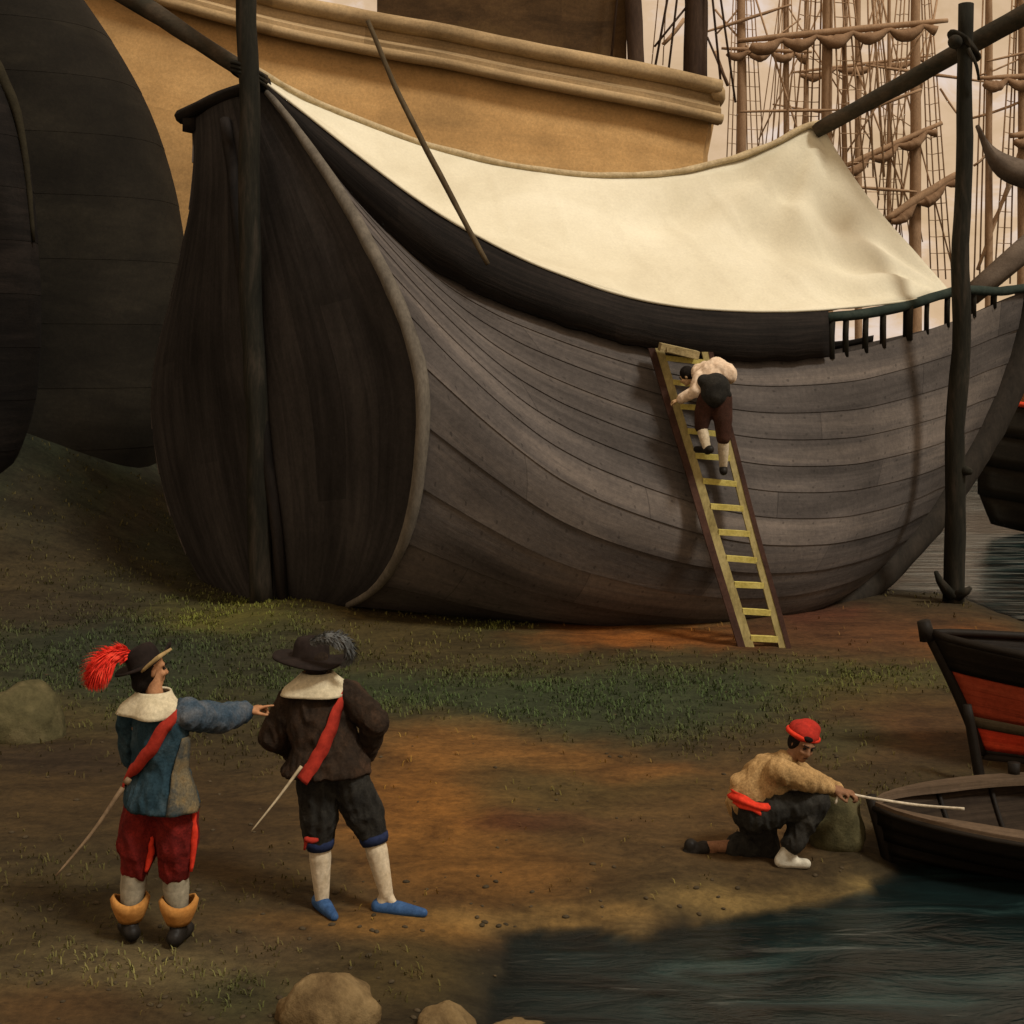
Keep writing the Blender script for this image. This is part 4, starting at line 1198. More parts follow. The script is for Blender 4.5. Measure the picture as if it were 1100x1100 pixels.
def head(mb, c, fd, up=(0, 0, 1), k=1.0):
    fd = Vector(fd).normalized(); up = Vector(up); up = (up - fd * up.dot(fd)).normalized(); rt_ = fd.cross(up)
    c = Vector(c)
    def q(f, r_, u): return c + (fd * f + rt_ * r_ + up * u) * k
    mb.ell(q(-.012, 0, .03), rt_ * .074 * k, fd * .094 * k, up * .088 * k)
    mb.ell(q(.022, 0, -.035), rt_ * .058 * k, fd * .068 * k, up * .075 * k)
    mb.ell(q(.06, 0, -.088), rt_ * .03 * k, fd * .028 * k, up * .024 * k)
    mb.capsule(q(.085, 0, .012), q(.106, 0, -.026), .010 * k, .0155 * k, 8)
    for s_ in (-1, 1):
        mb.ell(q(.070, .033 * s_, -.026), rt_ * .024 * k, fd * .02 * k, up * .022 * k)
        mb.capsule(q(.082, .012 * s_, .028), q(.068, .048 * s_, .026), .011 * k, .009 * k, 8)
        mb.ell(q(-.008, .077 * s_, -.01), rt_ * .011 * k, fd * .02 * k, up * .032 * k)
        mb.ell(q(.088, .012 * s_, -.031), rt_ * .01 * k, fd * .01 * k, up * .009 * k)
    mb.capsule(q(.086, -.018, -.054), q(.086, .018, -.054), .0085 * k, .0085 * k, 8)
    mb.capsule(q(.083, -.016, -.066), q(.083, .016, -.066), .0085 * k, .0085 * k, 8)
    return q, fd, rt_, up
def face_parts(q, fd, rt_, up, root, k=1.0, hairmat=None):
    for s_ in (-1, 1):
        m_ = MB(); m_.ell(q(.079, .032 * s_, .004), rt_ * .014 * k, fd * .010 * k, up * .0085 * k, 10, 6); put('eye', m_, M['eye'], root)
        m_ = MB(); m_.capsule(q(.096, .016 * s_, .026), q(.082, .048 * s_, .03), .0055 * k, .0045 * k, 8); put('eyebrow', m_, hairmat or M['hair'], root)
    m_ = MB(); m_.capsule(q(.0935, -.017, -.060), q(.0935, .017, -.060), .0035 * k, .0035 * k, 8); put('lips', m_, M['browncloth'], root)

def wrinkle(mb, amp=.012, f=8, st=(1, 1, .42)):
    """cloth folds: ridged noise, longer down the cloth than across, pushed out along the surface normal"""
    out_ = []
    for v, n_ in zip(mb.v, mb.n):
        q = Vector((v[0] * st[0], v[1] * st[1], v[2] * st[2])) * f
        w_ = noise.noise_vector(q * .5) * .6
        a_ = 1 - 2 * abs(noise.noise(q + w_)); b_ = 1 - 2 * abs(noise.noise(q * 2.1 + w_ + Vector((5, 1, 2)))); c_ = noise.noise(q * 5)
        k_ = amp * (.8 * a_ + .55 * b_ + .25 * c_ - .35)
        out_.append((v[0] + n_[0] * k_, v[1] + n_[1] * k_, v[2] + n_[2] * k_))
    mb.v = out_

class Loft:
    """stacked ellipses: (centre, half width, half depth); wv = width direction, fv = facing"""
    def __init__(s, rings, fv):
        s.fv = Vector((fv[0], fv[1], 0)).normalized(); s.wv = Vector((s.fv.y, -s.fv.x, 0)); s.rings = rings
    def at(s, t):
        n = len(s.rings) - 1; x = min(max(t, 0), 1) * n; k = min(int(x), n - 1); f = x - k; f = f * f * (3 - 2 * f) * .5 + f * .5
        a, b_ = s.rings[k], s.rings[k + 1]
        return a[0].lerp(b_[0], f), lerp(a[1], b_[1], f), lerp(a[2], b_[2], f)
    def pt(s, t, an, off=0.0):
        c, rw, rf = s.at(t)
        return c + s.wv * math.cos(an) * (rw + off) + s.fv * math.sin(an) * (rf + off)
    def solid(s, mb, n=22, m=24):
        g = [[s.pt(j / m, 2 * math.pi * i / n) for i in range(n)] for j in range(m + 1)]
        b_ = mb.grid(g, closed=True); mb.cap(range(b_, b_ + n), True); mb.cap(range(b_ + m * n, b_ + (m + 1) * n))
    def shell(s, mb, t0, t1, a0, a1, off, n=22, m=12, wave=0, wamp=0):
        full = abs(a1 - a0) > 6.27
        g = [[s.pt(lerp(t0, t1, j / m), lerp(a0, a1, i / (n if full else n - 1)), off + wamp * (j / m) * math.sin(wave * lerp(a0, a1, i / n))) for i in range(n)] for j in range(m + 1)]
        mb.grid(g, closed=full)
    def band(s, path, width, off):
        """ribbon through (t, angle) pairs"""
        pts = [s.pt(t_, a_, off) for t_, a_ in path]; m_ = MB()
        up_, lo_ = [], []
        for k, p in enumerate(pts):
            tg_ = (pts[min(k + 1, len(pts) - 1)] - pts[max(k - 1, 0)]).normalized()
            nn = (p - s.at(path[k][0])[0]); nn = (nn - tg_ * nn.dot(tg_)).normalized()
            sd = tg_.cross(nn)
            up_.append(p + sd * width / 2 - nn * .012); lo_.append(p - sd * width / 2 - nn * .012)
        m_.grid([up_, [p for p in pts], lo_]); return m_

def plume(spine, length, width, mat, root, nm='plume', n=90, core=True):
    m_ = MB()
    sp = spline(spine, n)
    for k in range(n):
        f = k / (n - 1); p = sp[k]; tg_ = (sp[min(k + 1, n - 1)] - sp[max(k - 1, 0)]).normalized()
        for r_ in range(9):
            an = random.uniform(0, 2 * math.pi)
            a_ = tg_.orthogonal(); b_ = tg_.cross(a_)
            dv = (a_ * math.cos(an) + b_ * math.sin(an)); dv.y *= .6
            ln = width * (math.sin(math.pi * min(1, f * .9 + .1)) ** .6) * random.uniform(.6, 1.05)
            q1 = p + dv * ln * .6 + tg_ * ln * .35; q2 = p + dv * ln + tg_ * ln * .9 + Vector((0, 0, -.25 * ln))
            sd = tg_ * .008 + Vector((0, 0, .003))
            b0 = len(m_.v)
            m_.v += [tuple(p - sd), tuple(p + sd), tuple(q1 + sd), tuple(q1 - sd), tuple(q2)]
            m_.f += [[b0, b0 + 1, b0 + 2, b0 + 3], [b0 + 3, b0 + 2, b0 + 4]]; m_.uv += [[(0, 0)] * 4, [(0, 0)] * 3]
    if core: m_.tube(sp, [max(.008, width * .5 * math.sin(math.pi * min(1, k / n * .85 + .12))) for k in range(n)], 9, wob=.3)
    return put(nm, m_, mat, root, smooth=False)

def hat(c, up, crown_r, crown_h, brim_a, brim_b, mat, root, curl=.05, side=(1, 0, 0), droop=0.0):
    up = Vector(up).normalized(); a_ = Vector(side); a_ = (a_ - up * a_.dot(up)).normalized(); b_ = up.cross(a_)
    m_ = MB(); n = 32; g = []
    prof = [(0.02, crown_h), (.55, crown_h * 1.0), (.82, crown_h * .93), (.95, crown_h * .6), (1.0, crown_h * .1), (1.06, 0.0)]
    for r_, z in prof: g.append([Vector(c) + (a_ * math.cos(2 * math.pi * i / n) + b_ * math.sin(2 * math.pi * i / n)) * crown_r * r_ + up * z for i in range(n)])
    for f in (.25, .5, .75, 1.0):
        row = []
        for i in range(n):
            an = 2 * math.pi * i / n
            ra = lerp(crown_r * 1.06, brim_a, f); rb_ = lerp(crown_r * 1.06, brim_b, f)
            row.append(Vector(c) + a_ * math.cos(an) * ra + b_ * math.sin(an) * rb_ + up * (curl * f * f * (math.cos(an * 2) * .7 + .3) + .012 * math.sin(an * 3 + 1) * f - droop * f))
        g.append(row)
    m_.grid(g, closed=True)
    return put('hat', m_, mat, root, solid=.012)

def foot(mb, ankle, toe, r0=.045, r1=.035, heel=.05):
    a_, t_ = Vector(ankle), Vector(toe); dv = (t_ - a_); dv.z = 0; dv.normalize()
    h_ = Vector((a_.x, a_.y, t_.z)) - dv * heel
    mb.capsule(a_, h_ + Vector((0, 0, r0)), r0, r0); mb.capsule(h_ + Vector((0, 0, r0 * .8)), t_ + Vector((0, 0, r1)), r0 * .85, r1)
    mb.capsule(a_, t_.lerp(h_, .45) + Vector((0, 0, r0)), r0, r1)

def person(root, d0, J, fd_body, fd_head, up_head, hands, skin, k=1.0, vox=.008, snap='LR'):
    """one continuous body from joints; returns head frame"""
    def jp(n): u, v, dy = J[n]; return P(u, v, d0 + dy)
    b_ = MB(); p = {n: jp(n) for n in J}
    for s_ in snap: p['to' + s_].z = H(p['to' + s_].x, p['to' + s_].y) + .004
    b_.capsule(p['pelvis'], p['chest'], .11 * k, .115 * k); b_.capsule(p['chest'], p['neck'], .10 * k, .055 * k)
    b_.capsule(p['neck'], p['head'], .056 * k, .052 * k)
    for s_ in 'LR':
        b_.capsule(p['chest'].lerp(p['sh' + s_], .3), p['sh' + s_], .075 * k, .058 * k)
        b_.capsule(p['sh' + s_], p['el' + s_], .055 * k, .042 * k); b_.capsule(p['el' + s_], p['wr' + s_], .042 * k, .028 * k)
        b_.capsule(p['pelvis'], p['hip' + s_], .12 * k, .1 * k); b_.capsule(p['hip' + s_], p['kn' + s_], .088 * k, .058 * k)
        b_.capsule(p['kn' + s_], p['kn' + s_].lerp(p['an' + s_], .35), .056 * k, .058 * k)
        b_.capsule(p['kn' + s_].lerp(p['an' + s_], .35), p['an' + s_], .058 * k, .036 * k)
        foot(b_, p['an' + s_], p['to' + s_].lerp(Vector((p['an' + s_].x, p['an' + s_].y, p['to' + s_].z)), .3), .032 * k, .019 * k, .035 * k)
        hd = hands[s_]; hand(b_, p['wr' + s_], hd[0], hd[1], k * 1.1, hd[2], hd[3] if len(hd) > 3 else False, 1 if s_ == 'R' else -1)
    fr = head(b_, p['head'], fd_head, up_head, k)
    put('body', blob(b_, vox, 3), skin, root)
    return p, fr

# --- man in blue coat
d1 = 8.53
J1 = dict(pelvis=(174, 850, 0), chest=(172, 795, 0), neck=(167, 752, 0), head=(161, 719, .02),
          shL=(141, 770, .08), elL=(143, 812, .17), wrL=(174, 815, .27), shR=(206, 767, -.06), elR=(236, 772, .1), wrR=(264, 764, .27),
          hipL=(157, 862, .03), hipR=(191, 862, -.03), knL=(145, 932, .02), knR=(188, 934, -.02), anL=(139, 996, .03), anR=(192, 999, -.02), toL=(133, 1010, .12), toR=(202, 1013, .10))
g1 = on_ground(166, 1012)
man1 = thing('person', g1, 'man in blue coat and red breeches pointing toward the ship', 'person')
p, fr = person(man1, d1, J1, (.6, .8), (.80, .55, -.05), (-.1, 0, 1), {'L': ((.8, .6, 0), (0, 0, -1), (.6,) * 4), 'R': ((.9, .35, .2), (-.2, -.2, -1), (.9, 1.1, 1.1, 1.1), True)}, M['skin'], 1.0)
face_parts(*fr, man1)
kk = 176.0
def at1(u, v, dy=0): return P(u, v, d1 + dy)
F1 = (.6, .8)
coat = Loft([(at1(168, 750), .07, .06), (at1(171, 758), .165, .09), (at1(172, 772), .20, .125), (at1(172, 800), .195, .14), (at1(172, 822), .185, .14), (at1(173, 842), .225, .175), (at1(174, 864), .255, .2)], F1)
cm = MB(); coat.solid(cm)
cm.capsule(p['shL'], p['elL'], .085, .075); cm.capsule(p['elL'], p['wrL'], .072, .055)
cob = blob(cm, .009, 6)
wrinkle(cob, .012 * 1.5)
put('coat', cob, M['bluecoat'], man1)
sm_ = MB(); sm_.capsule(p['shR'] + Vector((-.03, 0, 0)), p['elR'], .094, .082); sm_.capsule(p['elR'], p['wrR'].lerp(p['elR'], .12), .080, .062)
sb = blob(sm_, .01, 3); wrinkle(sb, .012 * 1.5)
put('sleeve', sb, M['bluesleeve'], man1)
ln_ = MB(); ln_.grid([[coat.pt(lerp(.42, 1.0, a_ / 17), lerp(lerp(-.05, -.70, (a_ / 17) ** .7), .5, c_ / 13), .018 + .012 * math.sin(c_ * .9) * a_ / 17) for c_ in range(14)] for a_ in range(18)]); put('coat_skirt', ln_, M['worncoat'], man1, solid=.01)
pth = []
for q in range(26):
    f = q / 25; tt = lerp(.1, .86, f)
    tu, tv = lerp(203, 130, f ** .9), lerp(748, 842, f)
    best = min(((abs(550 + coat.pt(tt, a_).x / coat.pt(tt, a_).y * FPX - tu) + (0 if coat.pt(tt, a_).y <= coat.at(tt)[0].y + .02 else 40), a_) for a_ in np.linspace(-math.pi * 1.25, .25 * math.pi, 90)))
    pth.append((tt, best[1]))
for _ in range(3): pth = [pth[0]] + [(pth[k][0], (pth[k - 1][1] + pth[k][1] + pth[k + 1][1]) / 3) for k in range(1, len(pth) - 1)] + [pth[-1]]
put('baldric', coat.band(pth, .075, .03), M['sash'], man1, solid=.008)
cl = Loft([(at1(166, 742), .072, .07), (at1(165, 748), .11, .09), (at1(164, 757), .19, .12), (at1(163, 766), .205, .14)], F1)
clm = MB(); cl.shell(clm, 0, 1, 0, 2 * math.pi, .025, 36, 8, 5, .02); put('collar', clm, M['linen'], man1, solid=.014)
bm = MB()
bm.capsule(p['pelvis'] + Vector((0, 0, -.02)), p['pelvis'].lerp(p['hipR'], .6), .155, .15)
for s_ in 'LR':
    bm.capsule(p['hip' + s_], p['hip' + s_].lerp(p['kn' + s_], .65), .125, .128); bm.capsule(p['hip' + s_].lerp(p['kn' + s_], .65), p['kn' + s_] + Vector((0, 0, -.0)), .125, .088)
bb_ = blob(bm, .009, 5); wrinkle(bb_, .012 * 1.5)
put('breeches', bb_, M['breeches'], man1)
for (hh, kn_, dx, dy) in (('hipR', 'knR', .108, -.06), ('hipL', 'knL', .085, -.085)):  # brighter red strips paint the sunlit right edges of the legs
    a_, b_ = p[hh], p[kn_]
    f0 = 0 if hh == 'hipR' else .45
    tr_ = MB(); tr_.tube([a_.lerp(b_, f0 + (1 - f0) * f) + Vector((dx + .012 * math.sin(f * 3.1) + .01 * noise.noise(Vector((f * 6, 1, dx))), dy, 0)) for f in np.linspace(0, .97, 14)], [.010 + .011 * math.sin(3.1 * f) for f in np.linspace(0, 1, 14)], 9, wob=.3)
    put('breeches_highlight', tr_, M['redbright'], man1)
for s_ in 'LR':
    sgn = -1 if s_ == 'L' else 1
    m_ = MB(); a_, b_ = p['kn' + s_], p['an' + s_]
    m_.capsule(a_.lerp(b_, .02), a_.lerp(b_, .3), .078, .08); m_.capsule(a_.lerp(b_, .3), a_.lerp(b_, .6), .08, .066); put('stocking', m_, M['stocking'], man1)
    m_ = MB(); n = 24; g = []
    c0 = a_.lerp(b_, .50); c1 = a_.lerp(b_, .88)
    for f, r_ in ((0, .098), (.15, .115), (.45, .105), (.8, .082), (1, .066)):
        cc = c0.lerp(c1, f); g.append([cc + Vector((math.cos(2 * math.pi * i / n) * r_ + .012 * sgn * (1 - f), math.sin(2 * math.pi * i / n) * r_ * .9, .022 * math.sin(2 * math.pi * i / n * 2 + 1) * (1 - f))) for i in range(n)])
    m_.grid(g, closed=True); put('boot_cuff', m_, M['leather'], man1, solid=.012)
    m_ = MB(); m_.capsule(a_.lerp(b_, .78), b_, .062, .052); foot(m_, b_, p['to' + s_], .052, .042, .055); put('boot', blob(m_, .01, 3), M['boot'], man1)
hat(at1(156, 713, .03), (-.45, 0, .9), .10, .11, .19, .17, M['felt'], man1, .04, droop=.0)
hm = MB()  # hair below the hat
q, fdv, rtv, upv = fr
hm.ell(q(-.04, 0, .0), rtv * .088, fdv * .085, upv * .11); hm.ell(q(-.06, 0, -.08), rtv * .075, fdv * .05, upv * .06); put('hair', blob(hm, .012, 2), M['hair'], man1)
br_ = MB(); br_.tube(spline([at1(152, 722, -.16), at1(168, 708, -.18), at1(184, 697, -.12)], 10), [.006, .010, .012, .012, .012, .014, .014, .012, .01, .008], 6, wob=.3); put('hat_braid', br_, M['feltgold'], man1)
plume([at1(140, 702, -.02), at1(124, 702, -.05), at1(106, 716, -.08), at1(95, 738, -.06)], .2, .085, M['plume'], man1)
sw = MB(); sw.tube(spline([at1(132, 846, -.2), at1(100, 893, -.3), at1(60, 941, -.42)], 14), [.016 - .0008 * k for k in range(14)], 8, wob=.1)
sw.tube([at1(135, 842, -.19), at1(139, 836, -.18)], [.022, .018], 8)
tag(put('sword', sw, M['steel']), 'brown scabbarded sword hanging behind the blue coated man', 'sword')

# --- man in dark coat
d2 = 9.06
J2 = dict(pelvis=(350, 815, 0), chest=(343, 770, 0), neck=(341, 735, 0), head=(338, 707, .03),
          shL=(314, 752, .03), elL=(294, 792, .06), wrL=(312, 806, .24), shR=(374, 747, 0), elR=(402, 775, -.03), wrR=(394, 808, .1),
          hipL=(341, 826, .0), hipR=(370, 826, 0), knL=(343, 898, .02), knR=(400, 893, .05), anL=(346, 966, .02), anR=(415, 960, 0), toL=(357, 977, -.13), toR=(450, 971, -.05))
g2 = on_ground(370, 976)
man2 = thing('person', g2, 'man in dark brown coat and black breeches with hand on hip', 'person')
p, fr = person(man2, d2, J2, (-.1, 1), (-.35, .93, 0), (-.12, 0, 1), {'L': ((.9, .4, 0), (0, 0, -1), (.6,) * 4), 'R': ((-.6, .5, -.6), (-.7, -.5, 0), (.5,) * 4)}, M['skin'], 1.0)
face_parts(*fr, man2)
def at2(u, v, dy=0): return P(u, v, d2 + dy)
coat = Loft([(at2(341, 732), .07, .06), (at2(342, 742), .165, .09), (at2(343, 756), .205, .13), (at2(345, 780), .21, .15), (at2(350, 800), .22, .155), (at2(352, 815), .255, .185), (at2(351, 828), .285, .205)], (-.1, 1))
cm = MB(); coat.solid(cm)
for s_ in 'LR': cm.capsule(p['sh' + s_], p['el' + s_], .092, .085); cm.capsule(p['el' + s_], p['wr' + s_], .083, .056)
cob = blob(cm, .009, 6)
wrinkle(cob, .015 * 1.5)
put('coat', cob, M['browncoat'], man2)
pth = []
for q in range(26):
    f = q / 25; tt = lerp(.1, .99, f)
    tu = lerp(368, 326, f ** 1.3)
    best = min(((abs(550 + coat.pt(tt, a_).x / coat.pt(tt, a_).y * FPX - tu) + (0 if coat.pt(tt, a_).y <= coat.at(tt)[0].y + .02 else 40), a_) for a_ in np.linspace(-math.pi * 1.25, .25 * math.pi, 90)))
    pth.append((tt, best[1]))
for _ in range(3): pth = [pth[0]] + [(pth[k][0], (pth[k - 1][1] + pth[k][1] + pth[k + 1][1]) / 3) for k in range(1, len(pth) - 1)] + [pth[-1]]
put('baldric', coat.band(pth, .085, .035), M['sash'], man2, solid=.008)
cl = Loft([(at2(341, 722), .075, .07), (at2(341, 729), .12, .09), (at2(341, 738), .19, .12), (at2(340, 745), .2, .14)], (-.1, 1))
clm = MB(); cl.shell(clm, 0, 1, 0, 2 * math.pi, .02, 36, 8, 4, .014); put('collar', clm, M['linen'], man2, solid=.014)
bm = MB()
bm.capsule(p['pelvis'] + Vector((-.03, 0, 0)), p['pelvis'] + Vector((.06, 0, 0)), .16, .16)
for s_ in 'LR':
    bm.capsule(p['hip' + s_], p['hip' + s_].lerp(p['kn' + s_], .7), .13, .118); bm.capsule(p['hip' + s_].lerp(p['kn' + s_], .7), p['kn' + s_], .118, .09)
bb_ = blob(bm, .009, 5); wrinkle(bb_, .014 * 1.5)
put('breeches', bb_, M['blackcloth'], man2)
for s_ in 'LR':
    a_, b_ = p['kn' + s_], p['an' + s_]
    m_ = MB(); m_.tube([a_.lerp(b_, .05), a_.lerp(b_, .13), a_.lerp(b_, .20)], [.098, .096, .084], 18); put('knee_band', m_, M['bluecuff'], man2)
    m_ = MB(); m_.capsule(a_.lerp(b_, .08), a_.lerp(b_, .35), .07, .074); m_.capsule(a_.lerp(b_, .35), b_, .073, .046); foot(m_, b_, p['to' + s_].lerp(Vector((b_.x, b_.y, p['to' + s_].z)), .3), .040, .022, .04); put('stocking', blob(m_, .009, 3), M['stockcream'], man2)
    m_ = MB(); t_ = p['to' + s_]; dv = (t_ - b_); dv.z = 0; dv.normalize(); hl = Vector((b_.x, b_.y, t_.z)) - dv * .05
    m_.capsule(hl + Vector((0, 0, .035)), hl.lerp(t_, .5) + Vector((0, 0, .03)), .053, .05); m_.capsule(hl.lerp(t_, .5) + Vector((0, 0, .03)), t_ + dv * .03 + Vector((0, 0, .018)), .05, .03)
    put('shoe', blob(m_, .009, 3), M['blueshoe'], man2)
gt = MB(); gt.tube(spline([P(327, 901, d2 - .12), P(335, 903, d2 - .13), P(342, 902, d2 - .12)], 6), [.012, .02, .018, .02, .016, .01], 7, wob=.4)
gt.tube([P(329, 903, d2 - .12), P(327, 913, d2 - .12)], [.014, .008], 6); put('garter', gt, M['sash'], man2)
hat(at2(334, 706, .03), (.06, 0, 1), .115, .125, .25, .23, M['felt'], man2, .035, droop=.02)
hm = MB(); q, fdv, rtv, upv = fr
hm.ell(q(-.03, 0, .01), rtv * .086, fdv * .09, upv * .1); hm.ell(q(-.05, .0, -.05), rtv * .085, fdv * .06, upv * .06); put('hair', blob(hm, .012, 2), M['browncoat'], man2)
plume([at2(334, 690, -.15), at2(352, 684, -.2), at2(370, 688, -.2), at2(378, 702, -.16), at2(366, 717, -.12)], .2, .055, M['greyplume'], man2, n=70)
sw = MB(); sw.tube(spline([at2(324, 823, -.24), at2(298, 858, -.32), at2(270, 893, -.4)], 14), [.011 - .0005 * k for k in range(14)], 8, wob=.1)
tag(put('sword', sw, M['steelpale']), 'thin pale sword hanging behind the dark coated man', 'sword')

# --- crouching man
d3 = 10.02
J3 = dict(pelvis=(808, 868, 0), chest=(826, 835, 0), neck=(848, 816, -.02), head=(862, 799, -.05),
          shL=(850, 826, .15), elL=(874, 840, .12), wrL=(902, 849, .02), shR=(838, 828, -.17), elR=(868, 838, -.2), wrR=(893, 847, -.10),
          hipL=(808, 872, .09), hipR=(810, 872, -.09), knL=(824, 910, .10), knR=(876, 863, -.12), anL=(760, 909, .10), anR=(846, 913, -.12), toL=(737, 918, .1), toR=(866, 919, -.14))
g3 = on_ground(815, 920)
man3 = thing('person', g3, 'crouching man in red cap and tan shirt hauling the boat rope', 'person')
p, fr = person(man3, d3, J3, (1, 0), (.30, -.88, -.30), (.3, 0, 1), {'L': ((.95, -.2, -.2), (0, 0, -1), (1.0,) * 4), 'R': ((.95, .1, -.2), (0, .3, -1), (1.0,) * 4)}, M['skindark'], 1.0, snap='R')
face_parts(*fr, man3)
def at3(u, v, dy=0): return P(u, v, d3 + dy)
cm = MB()
cm.capsule(p['pelvis'] + Vector((-.03, 0, .05)), p['chest'], .158, .17); cm.capsule(p['chest'], p['neck'] + Vector((-.04, 0, -.03)), .165, .09)
cm.capsule(at3(797, 842), p['chest'] + Vector((0, 0, .0)), .08, .12)
for s_ in 'LR':
    cm.capsule(p['chest'].lerp(p['sh' + s_], .4), p['sh' + s_], .11, .09); cm.capsule(p['sh' + s_], p['el' + s_], .086, .074); cm.capsule(p['el' + s_], p['wr' + s_].lerp(p['el' + s_], .08), .072, .045)
cob = blob(cm, .009, 5)
wrinkle(cob, .016, 6.5)
put('shirt', cob, M['shirt'], man3)
bm = MB()
bm.capsule(p['pelvis'] + Vector((0, -.06, .0)), p['pelvis'] + Vector((0, .06, .0)), .15, .15)
for s_ in 'LR':
    bm.capsule(p['hip' + s_], p['kn' + s_], .135, .096); bm.capsule(p['kn' + s_], p['kn' + s_].lerp(p['an' + s_], .5 if s_ == 'L' else .82), .092, .086 if s_ == 'L' else .075)
bb_ = blob(bm, .009, 5); wrinkle(bb_, .015 * 1.5)
put('trousers', bb_, M['blackcloth'], man3)
sa = MB()
sp3 = spline([at3(786, 852, .10), at3(785, 855, -.06), at3(794, 860, -.185), at3(810, 867, -.215), at3(826, 872, -.20), at3(838, 868, -.10), at3(838, 862, .08)], 30)
rows = []
for k in range(30):
    tg_ = (sp3[min(k + 1, 29)] - sp3[max(k - 1, 0)]).normalized(); nn = (sp3[k] - P(812, 860, d3)); nn.z *= .2; nn = (nn - tg_ * nn.dot(tg_)).normalized(); sd = tg_.cross(nn)
    wd_ = .052 * (.8 + .35 * noise.noise(Vector((k * .25, 1, 2))))
    rows.append([sp3[k] + sd * wd_ * f + nn * (.02 * math.cos(f * 1.5) + .012 * math.sin(f * 5 + k * .25) - .012) for f in (-1, -.75, -.5, -.25, 0, .25, .5, .75, 1)])
sa.grid(rows)
put('waist_sash', sa, M['redbright'], man3, solid=.012)
m_ = MB(); foot(m_, p['anR'], p['toR'], .046, .036, .05); put('shoe', blob(m_, .01, 3), M['paleshoe'], man3)
m_ = MB(); m_.capsule(at3(756, 911, .1), at3(739, 917, .1), .055, .05); m_.capsule(at3(742, 908, .1), at3(741, 918, .1), .05, .045); put('shoe', blob(m_, .01, 3), M['boot'], man3)
m_ = MB(); q, fdv, rtv, upv = fr
m_.ell(q(-.025, 0, .03), rtv * .085, fdv * .095, upv * .092); m_.ell(q(.05, .02, .075), rtv * .05, fdv * .04, upv * .028); m_.ell(q(-.03, -.062, 0), rtv * .03, fdv * .055, upv * .07)
m_.ell(q(-.03, .062, 0), rtv * .03, fdv * .055, upv * .07)
put('hair', blob(m_, .009, 2), M['hair'], man3)
m_ = MB(); m_.ell(q(-.035, 0, .075), rtv * .115, fdv * .12, upv * .075); m_.ell(q(-.05, -.04, .115), rtv * .085, fdv * .085, upv * .05); m_.ell(q(-.10, -.03, .04), rtv * .06, fdv * .05, upv * .06)
put('cap', blob(m_, .01, 3), M['cap'], man3)
m_ = MB(); pts = [q(.10 * math.cos(a_) - .035, .118 * math.sin(a_), .058 + .01 * math.cos(a_)) for a_ in np.linspace(0, 2 * math.pi, 25)]; m_.tube(pts, .018, 8, wob=.2)
put('cap_band', m_, M['redbright'], man3)
# rope from the hands to the boat
rpm = MB()
w1 = p['wrL'] + Vector((.07, -.02, -.02)); w2 = p['wrR'] + Vector((.07, 0, -.02))
rpm.tube(spline([w2 + Vector((-.05, -.03, -.08)), w2, w1, P(940, 858, 9.98), P(985, 865, 9.86), P(1036, 869, 9.72)], 40), .0105, 7, wob=.5)
tag(put('rope', rpm, M['whiterope']), 'white rope stretched from the crouching man to the grey boat', 'rope')

# --- man on the ladder
d4 = 17.55
J4 = dict(pelvis=(768, 421, -.02), chest=(764, 402, .12), neck=(748, 400, .26), head=(738, 404, .30),
          shL=(752, 406, .06), elL=(748, 420, -.02), wrL=(731, 429, .10), shR=(758, 396, .36), elR=(750, 412, .42), wrR=(742, 422, .32),
          hipL=(760, 426, -.04), hipR=(776, 427, -.04), knL=(753, 456, .0), knR=(777, 468, -.06), anL=(760, 484, -.12), anR=(777, 503, .05), toL=(748, 486, .08), toR=(776, 509, .25))
d4o = 0.0
man4 = thing('person', P(776, 511, 17.6), 'man in pale shirt and brown breeches climbing the ladder', 'person')
p, fr = person(man4, d4, J4, (-.4, .9), (-.75, .35, -.5), (-.5, .2, .8), {'L': ((-.7, .5, -.2), (0, 0, -1), (.9,) * 4), 'R': ((-.5, .5, -.3), (0, 0, -1), (.9,) * 4)}, M['skinpale'], 1.0, .012, snap='')
face_parts(*fr, man4)
cm = MB(); cm.capsule(p['pelvis'].lerp(p['chest'], .55), p['chest'], .17, .175); cm.capsule(p['chest'], p['neck'].lerp(p['chest'], .3), .17, .12)
cm.capsule(P(782, 402, d4 + .05), P(770, 395, d4 + .1), .12, .13)
for s_ in 'LR': cm.capsule(p['sh' + s_], p['el' + s_], .09, .078); cm.capsule(p['el' + s_], p['wr' + s_], .075, .05)
cob = blob(cm, .014, 4); wrinkle(cob, .02, 5)
put('shirt', cob, M['pinkshirt'], man4)
m_ = MB(); m_.capsule(p['pelvis'] + Vector((0, -.03, .06)), p['pelvis'] + Vector((-.02, -.05, -.03)), .19, .18); m_.capsule(P(757, 410, d4 - .05), p['pelvis'] + Vector((0, -.04, 0)), .1, .15); m_.capsule(P(782, 424, d4 - .1), p['pelvis'], .05, .12)
put('apron', blob(m_, .015, 4), M['blackcloth'], man4)
m_ = MB()
for s_ in 'LR': m_.capsule(p['hip' + s_], p['hip' + s_].lerp(p['kn' + s_], .6), .125, .12); m_.capsule(p['hip' + s_].lerp(p['kn' + s_], .6), p['kn' + s_].lerp(p['an' + s_], .08), .118, .09)
put('breeches', blob(m_, .014, 4), M['browncloth'], man4)
for s_ in 'LR':
    m_ = MB(); m_.capsule(p['kn' + s_].lerp(p['an' + s_], .12), p['kn' + s_].lerp(p['an' + s_], .4), .068, .07); m_.capsule(p['kn' + s_].lerp(p['an' + s_], .4), p['an' + s_], .07, .047); put('stocking', m_, M['stockcream'], man4)
    m_ = MB(); foot(m_, p['an' + s_], p['to' + s_], .055, .042, .05); put('shoe', blob(m_, .014, 2), M['boot'], man4)
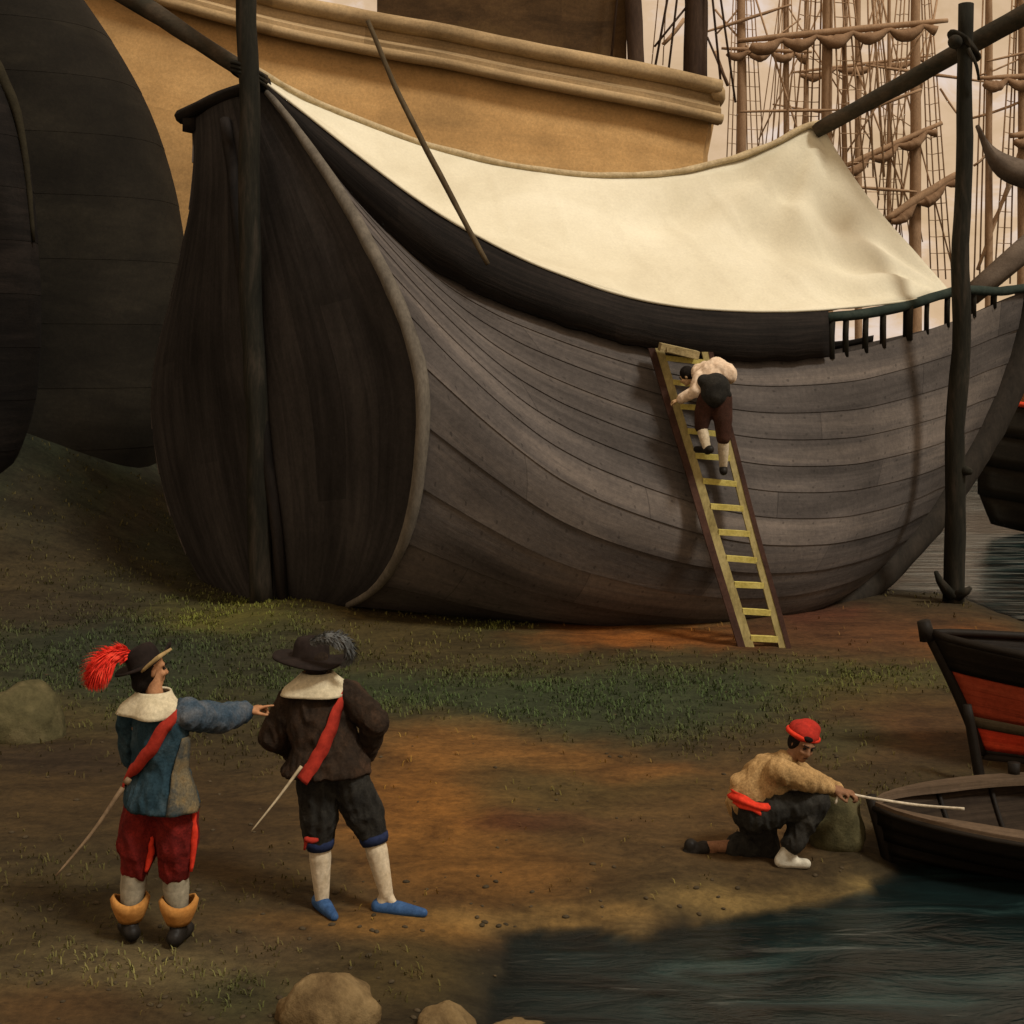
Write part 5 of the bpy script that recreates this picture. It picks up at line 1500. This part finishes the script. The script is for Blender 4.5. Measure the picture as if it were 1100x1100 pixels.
m_ = MB(); q, fdv, rtv, upv = fr; m_.ell(q(-.02, 0, .03), rtv * .092, fdv * .1, upv * .1); put('hair', blob(m_, .014, 2), M['hair'], man4)

# ------------------------------------------------------------------ turf
blades = 30000
gx_, gy_ = [], []
bv, bf, bc = [], [], []
U_ = rng.uniform(-30, 1130, blades * 3); V_ = HOR + EYE * FPX / rng.uniform(7.6, 25, blades * 3)
D_ = EYE * FPX / (V_ - HOR); X_ = (U_ - 550) / FPX * D_
sd_ = shore_sd(X_, D_)
cc_ = ground_cover(X_, D_, U_, V_)
green = np.clip((cc_[:, 1] / (cc_[:, 0] + 1e-6) - .66) * 3.4, 0, 1)
keep = (rng.uniform(0, 1, len(X_)) < green * .75 * np.clip(.5 + .9 * wavy(X_ * 1.7 + 5, D_ * 2.3), 0.05, 1) + .006) & (sd_ > .35)
X_, D_, cc_ = X_[keep], D_[keep], cc_[keep]
hz_ = ground_h(X_, D_)
for k in range(len(X_)):
    x, y, z = X_[k], D_[k], hz_[k]
    for q in range(2):
        an = random.uniform(0, 6.28); ln = random.uniform(.02, .065) * (1 if y > 12 else .8); wd = .0026 + .00036 * y
        lx, ly = math.cos(an) * ln * .8, math.sin(an) * ln * .8
        ox, oy = random.uniform(-.05, .05), random.uniform(-.05, .05)
        px, py = -math.sin(an) * wd, math.cos(an) * wd
        b0 = len(bv)
        bv += [(x + ox - px, y + oy - py, z - .01), (x + ox + px, y + oy + py, z - .01), (x + ox + lx * .4 + px * .7, y + oy + ly * .4 + py * .7, z + ln * .6), (x + ox + lx * .4 - px * .7, y + oy + ly * .4 - py * .7, z + ln * .6), (x + ox + lx, y + oy + ly, z + ln * .8)]
        bf += [(b0, b0 + 1, b0 + 2, b0 + 3), (b0 + 3, b0 + 2, b0 + 4)]
        cq = np.clip(cc_[k] * np.array((1.0, 1.18, .85)) * random.uniform(1.1, 2.3), 0, 1)
        bc += [(*cq, 1)] * 5
me = bpy.data.meshes.new('grass'); me.from_pydata(bv, [], bf)
ca_ = me.color_attributes.new('Cover', 'FLOAT_COLOR', 'POINT'); ca_.data.foreach_set('color', np.array(bc).ravel())
m, t, b = base_mat('grass_blades', 0.8, 0.15)
vc = N(t, 'ShaderNodeVertexColor'); vc.layer_name = 'Cover'; t.links.new(vc.outputs[0], b.inputs['Base Color'])
me.materials.append(m)
go = bpy.data.objects.new('grass', me); col.objects.link(go)
tag(go, 'short dark grass growing in patches on the muddy shore', 'grass', kind='stuff')
# pebbles strewn over the shore
pb = MB()
for k in range(300):
    if k < 190: u, v = random.uniform(0, 960), random.uniform(930, 1095)
    else: u, v = random.uniform(0, 1090), random.uniform(700, 930)
    c = on_ground(u, v)
    if float(shore_sd(np.array([c.x]), np.array([c.y]))[0]) < .02: continue
    r_ = random.uniform(.006, .02)
    an = random.uniform(0, 3.1)
    pb.ell(c + Vector((0, 0, r_ * .2)), Vector((math.cos(an), math.sin(an), 0)) * r_ * 1.4, Vector((-math.sin(an), math.cos(an), 0)) * r_, Vector((0, 0, r_ * .6)), 7, 5)
tag(put('pebbles', pb, M['pebble']), 'small brown pebbles strewn over the shore', 'pebbles', kind='stuff')
